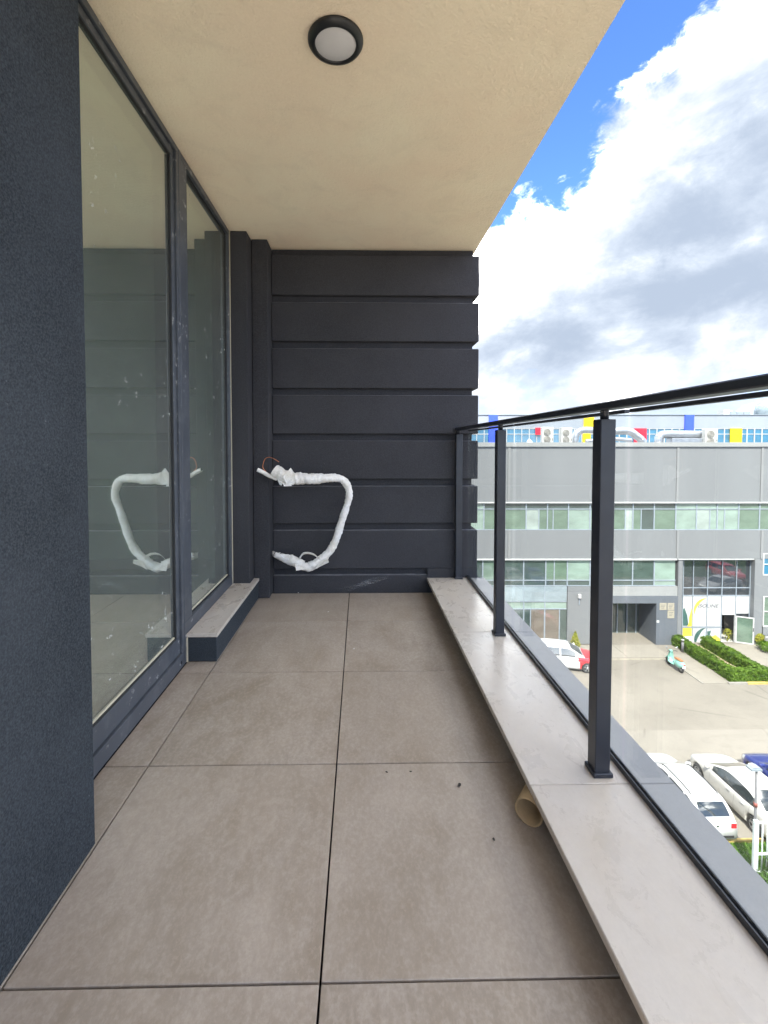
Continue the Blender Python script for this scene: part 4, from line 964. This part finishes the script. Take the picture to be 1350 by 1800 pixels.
for k in range(3):
    for j in range(1, 13):
        if me is None: o = MB().tube([(0, 0, 0.18), (0, 0, fh - 0.09)], 0.022, 8).build('bar', 'fence_white', t); me = o.data
        else: o = link('bar', me, t)
        o.location = (k * 2.4 + 0.06 + j * 0.178, 0, 0)
for (x, y, r, sd, lab) in ((12.4, 15.1, 0.55, 31, 'dark leafy bush at the foot of the street lamp'), (14.6, 15.0, 0.7, 32, 'dark leafy bush in front of the white fence'), (13.4, 14.4, 0.6, 33, 'dark bush nearest the balcony, left of the white fence')):
    rnd = random.Random(sd); pts = []
    for _ in range(1200):
        d = Vector((rnd.gauss(0, 1), rnd.gauss(0, 1), rnd.gauss(0, 1))).normalized(); q = d * r * rnd.uniform(0.6, 1.1); pts.append(((q.x, q.y, max(0.03, q.z * 0.8 + r * 0.65)), d))
    t = thing('bush', lab, 'bush', (x, y, ZG)); leaves(pts, 0.07, sd).build('foliage', 'leaf_dark', t); MB().tube([(0, 0, 0), (0, 0, r)], [0.04, 0.015], 7).build('stem', 'twig', t)
# street lamp
p = at_z(1325, 1524, ZG); lt = at_y(1323, 1352, p.y).z - ZG
t = thing('street_lamp', 'thin dark street lamp post standing by the white fence', 'street lamp', (p.x, p.y, ZG))
MB().lathe([(0.0, 0), (0.09, 0), (0.09, 0.06), (0.055, 0.10), (0.045, 0.8), (0.036, lt), (0.0, lt)], seg=14).build('pole', 'pole_grey', t)
hd = MB(); hd.box((-0.28, -0.13, lt), (0.10, 0.13, lt + 0.07)); hd.prism([(-0.26, lt + 0.07), (0.08, lt + 0.07), (0.03, lt + 0.12), (-0.2, lt + 0.12)], -0.11, 0.11, 1); hd.build('lamp_head', 'frame_grey', t)
B((-0.25, -0.11, lt - 0.015), (-0.02, 0.11, lt - 0.001)).build('lens', 'lamp_clear', t); MB().lathe([(0.05, lt * 0.62), (0.06, lt * 0.62), (0.06, lt * 0.66), (0.05, lt * 0.66)], seg=12).build('collar', 'collar_rust', t)

# ------------------------------------------------------------------ cars
def loft(grid):
    n, m = len(grid), len(grid[0]); vs = [p for r in grid for p in r]; fs = [(i * m + j, i * m + j + 1, (i + 1) * m + j + 1, (i + 1) * m + j) for i in range(n - 1) for j in range(m - 1)]
    return vs, fs
def car(name, label, loc, rz, P, paint, roofpaint=None, nose=None, group='cars in the parking lot', rails=False):
    L, W, zmax = P['L'], P['W'], P['H']; hw0 = W / 2
    t = thing(name, label, 'car', loc, rz, group)
    Y = lambda u: -L / 2 + u * L
    plan = [(0, 0.80), (0.03, 0.90), (0.10, 0.97), (0.25, 1.0), (0.7, 1.0), (0.86, 0.965), (0.94, 0.88), (0.98, 0.76), (1, 0.60)]
    bot = [(0, 0.34), (0.05, 0.24), (0.2, 0.19), (0.8, 0.19), (0.95, 0.22), (1, 0.30)]
    N = 44; half = []
    for i in range(N + 1):
        u = i / N; u = 0.5 - 0.5 * math.cos(math.pi * u) if False else u
        hw = hw0 * smooth_curve(plan, u); zt = smooth_curve(P['deck'], u); zb = smooth_curve(bot, u); d = zt - zb
        sec = [(0, zb), (hw * 0.55, zb), (hw * 0.90, zb + 0.01), (hw * 0.975, zb + 0.07 * d), (hw * 0.995, zb + 0.25 * d), (hw, zb + 0.48 * d), (hw * 0.985, zb + 0.68 * d), (hw * 0.975, zb + 0.80 * d), (hw * 0.945, zb + 0.91 * d), (hw * 0.90, zb + 0.975 * d), (hw * 0.80, zt), (hw * 0.5, zt + 0.018), (0, zt + 0.025)]
        half.append([(x, Y(u), z) for x, z in sec])
    M = len(half[0]); ringv = [[p for p in r] + [(-p[0], p[1], p[2]) for p in r[-2:0:-1]] for r in half]
    vs = [p for r in ringv for p in r]; m = len(ringv[0]); fs = [(i * m + j, i * m + (j + 1) % m, (i + 1) * m + (j + 1) % m, (i + 1) * m + j) for i in range(N) for j in range(m)]
    fs += [tuple(range(m))[::-1], tuple(N * m + j for j in range(m))]
    me = bpy.data.meshes.new('body'); me.from_pydata(vs, [], fs); me.polygons.foreach_set('use_smooth', [True] * len(fs)); me.update()
    bm = bmesh.new(); bm.from_mesh(me); bmesh.ops.recalc_face_normals(bm, faces=bm.faces); bm.to_mesh(me); bm.free()
    me.materials.append(MATS[paint])
    if nose: me.materials.append(MATS[nose])
    body = link('body', me, t)
    # wheel arches cut out
    wr = P.get('wr', 0.32); ya, yb = Y(P['axles'][0]), Y(P['axles'][1])
    cut = MB()
    for yy in (ya, yb): cut.lathe([(0, -W), (wr + 0.055, -W), (wr + 0.055, W), (0, W)], (0, yy, wr), 28, 'x')
    co = cut.build('cutter', 'trim_black'); bm = bmesh.new(); bm.from_mesh(co.data); bmesh.ops.remove_doubles(bm, verts=bm.verts, dist=1e-5); bmesh.ops.recalc_face_normals(bm, faces=bm.faces); bm.to_mesh(co.data); bm.free()
    mod = body.modifiers.new('arch', 'BOOLEAN'); mod.operation = 'DIFFERENCE'; mod.object = co; mod.solver = 'EXACT'
    bpy.context.view_layer.update(); mw = t.matrix_world.copy(); co.matrix_world = mw; bpy.context.view_layer.update()
    me2 = bpy.data.meshes.new_from_object(body.evaluated_get(bpy.context.evaluated_depsgraph_get())); body.modifiers.clear(); body.data = me2; bpy.data.objects.remove(co)
    if len(me2.polygons) < 200: body.data = me
    me2 = body.data
    if nose:
        for p in me2.polygons:
            if p.center.y > Y(P.get('nose_u', 0.68)) - 0.25 * (p.center.z - 0.5): p.material_index = 1
    for yy in (ya, yb):
        MB().lathe([(0, -hw0 + 0.16), (wr + 0.054, -hw0 + 0.16), (wr + 0.054, hw0 - 0.16), (0, hw0 - 0.16)], (0, yy, wr), 24, 'x').build('wheel_well', 'trim_black', t)
        for sx in (-1, 1):
            x = sx * (hw0 - 0.035); s = sx
            wh = MB().lathe([(wr * 0.62, x - s * 0.19), (wr * 0.94, x - s * 0.19), (wr, x - s * 0.16), (wr, x - s * 0.03), (wr * 0.94, x), (wr * 0.68, x), (wr * 0.66, x - s * 0.02)], (0, yy, wr), 28, 'x').build('wheel', 'tyre', t)
            rm = MB()
            for k in range(5):
                a = 2 * math.pi * k / 5 + 0.3; c, sn = math.cos(a), math.sin(a); w0, w1 = 0.03, 0.045
                def q(r, o): return (x - s * 0.012, yy + c * r - sn * o, wr + sn * r + c * o)
                vs_ = [q(0.03, -w0), q(wr * 0.66, -w1), q(wr * 0.66, w1), q(0.03, w0)]; rm.add(vs_ + [(v[0] - s * 0.03, v[1], v[2]) for v in vs_], [(0, 1, 2, 3), (0, 4, 5, 1), (3, 2, 6, 7), (7, 6, 5, 4)])
            rm.lathe([(0.0, x - s * 0.008), (0.055, x - s * 0.008), (0.06, x - s * 0.03)], (0, yy, wr), 16, 'x'); rm.lathe([(wr * 0.60, x - s * 0.006), (wr * 0.685, x - s * 0.002), (wr * 0.685, x - s * 0.05)], (0, yy, wr), 28, 'x')
            rm.build('rim', 'alloy', wh); MB().lathe([(0, x - s * 0.07), (wr * 0.64, x - s * 0.07), (wr * 0.64, x - s * 0.08)], (0, yy, wr), 20, 'x').build('brake_disc', 'trim_black', wh)
    # cabin
    c0, c1 = P['roof'][0][0], P['roof'][-1][0]; NC = 40; grid = []; us = []
    for i in range(NC + 1):
        u = c0 + (c1 - c0) * i / NC; zb = smooth_curve(P['deck'], u) - 0.012; zr_ = max(zb + 0.012, lerp_curve(P['roof'], u) if i in (0, NC) else sum(lerp_curve(P['roof'], min(c1, max(c0, u + d))) for d in (-0.018, -0.009, 0, 0.009, 0.018)) / 5)
        hw = hw0 * smooth_curve(plan, u); q = (zr_ - zb) / (zmax - zb); wb = hw * 0.905; wt = hw * (0.905 - 0.225 * q); sec = []
        Hh = zr_ - zb
        for f in (0, 0.14, 0.32, 0.50, 0.68, 0.82): sec.append((wb + (wt - wb) * f, zb + Hh * f))
        sec += [(wt + (wb - wt) * 0.08 - 0.012 * q, zb + Hh * 0.915), (wt - 0.05 * q, zb + Hh * 0.968), (wt - 0.13, zb + Hh * 0.988), (wt * 0.62, zr_ + 0.006 * q), (wt * 0.3, zr_ + 0.018 * q), (0, zr_ + 0.022 * q)]
        grid.append([(x, Y(u), z) for x, z in sec]); us.append(u)
    parts = {}
    def put(key, quad): parts.setdefault(key, MB()).add(quad, [(0, 1, 2, 3)], True)
    rs0, rs1 = P['rear'], P['front']; sw = P['side']
    for i in range(NC):
        um = (us[i] + us[i + 1]) / 2
        for j in range(len(grid[0]) - 1):
            key = 'roof'
            if j >= 8 or (j >= 7 and False):
                if rs0[0] < um < rs0[1]: key = 'rear_window'
                elif rs1[0] < um < rs1[1]: key = 'windshield'
            elif 1 <= j <= 4 and any(a < um < b for a, b in sw): key = 'side_window'
            elif j == 0 and any(a < um < b for a, b in sw): key = 'window_trim'
            for sgn in (1, -1):
                qd = [(sgn * x, y, z) for x, y, z in (grid[i][j], grid[i][j + 1], grid[i + 1][j + 1], grid[i + 1][j])]
                if sgn < 0: qd = qd[::-1]
                k2 = key
                if key == 'side_window': k2 = ('side_window', sgn, [n for n, (a, b) in enumerate(sw) if a < um < b][0])
                put(k2, qd)
    def weld(o):
        bm = bmesh.new(); bm.from_mesh(o.data); bmesh.ops.remove_doubles(bm, verts=bm.verts, dist=1e-4); bmesh.ops.recalc_face_normals(bm, faces=bm.faces)
        for f in bm.faces: f.smooth = True
        bm.to_mesh(o.data); bm.free(); return o
    for k, mb in parts.items():
        nm = k if isinstance(k, str) else k[0]
        weld(mb.build(nm, {'roof': roofpaint or paint, 'window_trim': 'trim_black'}.get(nm, 'car_glass'), t))
    # lamps cut as raised patches of the body surface
    def patch(nm, m, i0, i1, j0, j1, sgn, off=0.006, parent=t):
        g = [[Vector((sgn * half[i][j][0], half[i][j][1], half[i][j][2])) for j in range(j0, j1 + 1)] for i in range(i0, i1 + 1)]
        vs_, fs_ = loft(g); b = MB().add(vs_, fs_, True); o = b.build(nm, m, parent); bm = bmesh.new(); bm.from_mesh(o.data); bmesh.ops.recalc_face_normals(bm, faces=bm.faces); bm.normal_update()
        cen = Vector((0, 0, 0.5))
        for v in bm.verts:
            d = v.normal if v.normal.dot(v.co - Vector((0, v.co.y * 0.75, 0.5))) > 0 else -v.normal
            v.co += d * off
        bm.to_mesh(o.data); bm.free(); return o
    for sgn in (-1, 1):
        patch('headlight', 'lamp_clear', N - 4, N - 1, 6, 9, sgn); 
        patch('taillight', 'lamp_red', 0, 3, 6, 9, sgn)
        yr = -L / 2 - 0.006; zt = smooth_curve(P['deck'], 0); hw = hw0 * smooth_curve(plan, 0)
        B((sgn * hw * 0.66, yr, zt - 0.26), (sgn * hw * 0.955, yr + 0.03, zt - 0.07), 0.01).build('taillight', 'lamp_red', t)
        ym = Y(P['front'][0]) + (Y(P['front'][1]) - Y(P['front'][0])) * 0.62; zm = smooth_curve(P['deck'], 0.66) + 0.06
        mi = B((sgn * hw0 * 0.93, ym - 0.07, zm), (sgn * (hw0 + 0.17), ym + 0.05, zm + 0.14), 0.03).build('mirror', paint, t)
        for u in P['handles']:
            B((sgn * (hw0 * 0.972), Y(u) - 0.09, 0.80), (sgn * (hw0 * 0.972 + 0.035), Y(u) + 0.09, 0.825), 0.008).build('door_handle', P.get('handle_m', paint), t)
        for u in P['doors']:
            i = min(N - 1, int(u * N)); b = MB(); pts_ = [(sgn * (half[i][j][0] + 0.002), Y(u), half[i][j][2]) for j in range(3, 10)]
            for a, c in zip(pts_, pts_[1:]): b.add([(a[0], a[1] - 0.004, a[2]), (a[0], a[1] + 0.004, a[2]), (c[0], c[1] + 0.004, c[2]), (c[0], c[1] - 0.004, c[2])], [(0, 1, 2, 3)])
            b.build('door_seam', 'trim_black', t)
        if rails:
            us_ = [0.16 + 0.40 * k / 12 for k in range(13)]
            pr = [(sgn * hw0 * 0.585, Y(u), lerp_curve(P['roof'], u) + (0.028 if 0 < k < 12 else -0.01)) for k, u in enumerate(us_)]
            MB().tube(pr, 0.018, 8).build('roof_rail', 'trim_black', t)
    B((-0.26, -L / 2 - 0.016, zt - 0.36), (0.26, -L / 2 - 0.001, zt - 0.25)).build('number_plate', 'plate', t)
    B((-hw0 * 0.7, -L / 2 - 0.005, 0.36), (hw0 * 0.7, -L / 2 + 0.05, 0.46), 0.01).build('bumper_insert', 'trim_black', t)
    MB().lathe([(0, -0.012), (0.045, -0.012), (0.05, 0.004)], (0, -L / 2 - 0.002, zt - 0.16), 18, 'y').build('badge', 'chrome', t)
    B((-hw0 * 0.5, L / 2 - 0.05, 0.40), (hw0 * 0.5, L / 2 + 0.006, 0.52), 0.01).build('grille', 'trim_black', t)
    return t
HATCH = dict(L=4.35, W=1.80, H=1.56, axles=(0.185, 0.79), deck=[(0, 0.98), (0.05, 1.0), (0.30, 0.98), (0.70, 1.0), (0.76, 0.99), (0.90, 0.88), (0.965, 0.76), (1, 0.60)],
             roof=[(0.008, 0.99), (0.06, 1.26), (0.115, 1.46), (0.16, 1.52), (0.32, 1.56), (0.50, 1.54), (0.56, 1.48), (0.63, 1.30), (0.755, 0.995)], rear=(0.025, 0.105), front=(0.575, 0.735), side=[(0.10, 0.20), (0.215, 0.40), (0.415, 0.62)], handles=(0.25, 0.44), doors=(0.22, 0.41, 0.66))
SEDAN = dict(L=4.65, W=1.84, H=1.46, axles=(0.185, 0.815), deck=[(0, 0.96), (0.04, 1.01), (0.14, 1.02), (0.30, 0.97), (0.68, 0.96), (0.75, 0.95), (0.90, 0.82), (0.965, 0.70), (1, 0.56)], wr=0.335,
             roof=[(0.10, 1.01), (0.20, 1.25), (0.28, 1.39), (0.38, 1.45), (0.50, 1.45), (0.565, 1.39), (0.64, 1.22), (0.755, 0.955)], rear=(0.125, 0.275), front=(0.575, 0.74), side=[(0.20, 0.388), (0.388, 0.66)], handles=(0.30, 0.45), doors=(0.235, 0.39, 0.665), handle_m='chrome')
car('parked_car', 'white hatchback with black roof rails parked nearest the balcony', (13.26, 18.72, ZG + 0.004), 0, HATCH, 'paint_white', rails=True)
car('parked_car', 'pearl white sedan with a long side window between hatchback and blue car', (15.98, 18.58, ZG + 0.004), R(0.5), SEDAN, 'paint_pearl')
car('parked_car', 'dark blue car cut off by the right edge of the lot', (18.35, 18.55, ZG + 0.004), 0, SEDAN, 'paint_blue')
pr = gp(1033, 1186)
car('parked_car', 'white car with a red front end parked by the office wall', (pr.x - 0.95, pr.y + 1.3, ZG), R(-90 - 14), HATCH, 'paint_white', nose='paint_red')
car('parked_car', 'red car seen only as a reflection in the shop glazing', (40.5, 17.0, ZG), 0, HATCH, 'paint_red'); car('parked_car', 'white sedan seen only as a reflection in the shop glazing', (36.5, 21.5, ZG), R(70), SEDAN, 'paint_white')

# ------------------------------------------------------------------ scooter
a = gp(1170, 1163); b = gp(1203, 1187); c = (a + b) / 2
ang = math.atan2(-(a - b).x, (a - b).y)
t = thing('motor_scooter', 'mint green motor scooter with tan seat parked before the entrance', 'scooter', (c.x, c.y, ZG + 0.0), ang)
for yy, nm in ((0.62, 'front'), (-0.62, 'rear')):
    wh = MB().lathe([(0.15, -0.05), (0.21, -0.055), (0.24, -0.03), (0.245, 0), (0.24, 0.03), (0.21, 0.055), (0.15, 0.05)], (0, yy, 0.245), 24, 'x').build('wheel', 'tyre', t)
    MB().lathe([(0, -0.045), (0.155, -0.04), (0.155, 0.04), (0, 0.045)], (0, yy, 0.245), 18, 'x').build('rim', 'alloy', wh)
def secloft(secs, n=16):
    g = []
    for (y, z, rx, rz_, ) in secs:
        g.append([(rx * math.copysign(abs(math.cos(2 * math.pi * k / n)) ** 0.75, math.cos(2 * math.pi * k / n)), y, z + rz_ * math.sin(2 * math.pi * k / n)) for k in range(n + 1)])
    vs_, fs_ = loft(g); m_ = MB().add(vs_, fs_, True); m_.add(g[0][:-1], [tuple(range(n))]); m_.add(g[-1][:-1], [tuple(range(n))[::-1]]); return m_
secloft([(-0.92, 0.62, 0.06, 0.05), (-0.86, 0.58, 0.15, 0.13), (-0.70, 0.53, 0.22, 0.22), (-0.48, 0.50, 0.24, 0.26), (-0.28, 0.50, 0.20, 0.24), (-0.12, 0.46, 0.13, 0.20), (-0.05, 0.40, 0.09, 0.14)]).build('rear_cowl', 'paint_mint', t)
secloft([(-0.10, 0.31, 0.17, 0.05), (0.15, 0.30, 0.20, 0.045), (0.36, 0.32, 0.20, 0.05), (0.42, 0.36, 0.18, 0.06)]).build('footboard', 'paint_mint', t)
g = []
for k in range(9):
    f = k / 8; z = 0.32 + f * 0.62; y = 0.40 + 0.02 * f + 0.05 * math.sin(f * 3.1); wdt = 0.21 - 0.08 * f ** 2
    g.append([(wdt * s_, y + 0.10 * (1 - s_ * s_), z) for s_ in (-1, -0.75, -0.4, 0, 0.4, 0.75, 1)])
vs_, fs_ = loft(g); gb = [[(x, y - 0.035, z) for x, y, z in r] for r in g]; v2, f2 = loft(gb)
MB().add(vs_, fs_, True).add(v2, [f[::-1] for f in f2], True).build('leg_shield', 'paint_mint', t)
secloft([(0.36, 0.33, 0.05, 0.05), (0.44, 0.47, 0.09, 0.06), (0.60, 0.52, 0.10, 0.05), (0.78, 0.46, 0.10, 0.06), (0.88, 0.36, 0.07, 0.05)]).build('front_mudguard', 'paint_mint', t)
MB().tube([(0, 0.62, 0.25), (0, 0.50, 0.60), (0, 0.41, 0.98)], 0.035, 10).build('steering_column', 'paint_mint', t)
hb = MB().tube([(-0.36, 0.28, 1.02), (-0.2, 0.36, 1.03), (0, 0.40, 1.02), (0.2, 0.36, 1.03), (0.36, 0.28, 1.02)], 0.018, 8).build('handlebar', 'trim_black', t)
secloft([(0.34, 1.02, 0.08, 0.05), (0.42, 1.02, 0.12, 0.075), (0.50, 1.01, 0.10, 0.07), (0.53, 1.0, 0.06, 0.05)]).build('headset', 'paint_mint', t); MB().lathe([(0, 0.545), (0.055, 0.535), (0.06, 0.50)], (0, 0, 1.0), 16, 'y').build('headlight', 'lamp_clear', t)
secloft([(-0.72, 0.79, 0.09, 0.03), (-0.60, 0.80, 0.14, 0.045), (-0.30, 0.79, 0.15, 0.05), (-0.05, 0.76, 0.11, 0.045), (0.02, 0.74, 0.06, 0.03)]).build('seat', 'seat_tan', t)
for s_ in (-1, 1):
    mr = MB().tube([(s_ * 0.25, 0.33, 1.03), (s_ * 0.30, 0.34, 1.18), (s_ * 0.34, 0.33, 1.24)], 0.008, 6).build('mirror_arm', 'chrome', t); MB().lathe([(0, 0.0), (0.06, 0.0), (0.055, 0.025), (0, 0.03)], (s_ * 0.36, 0.32, 1.27), 16, 'y').build('mirror_glass', 'chrome', mr)
B((-0.05, -0.945, 0.60), (0.05, -0.90, 0.67), 0.01).build('taillight', 'lamp_red', t); B((-0.10, -0.91, 0.40), (0.10, -0.89, 0.54)).build('number_plate', 'plate', t); secloft([(-0.90, 0.40, 0.05, 0.05), (-0.70, 0.36, 0.11, 0.07), (-0.45, 0.30, 0.12, 0.08)]).build('engine_cover', 'trim_black', t)
MB().tube([(0.05, 0.0, 0.26), (0.18, -0.08, 0.10), (0.20, -0.10, 0.01)], 0.012, 6).build('kickstand', 'trim_black', t)
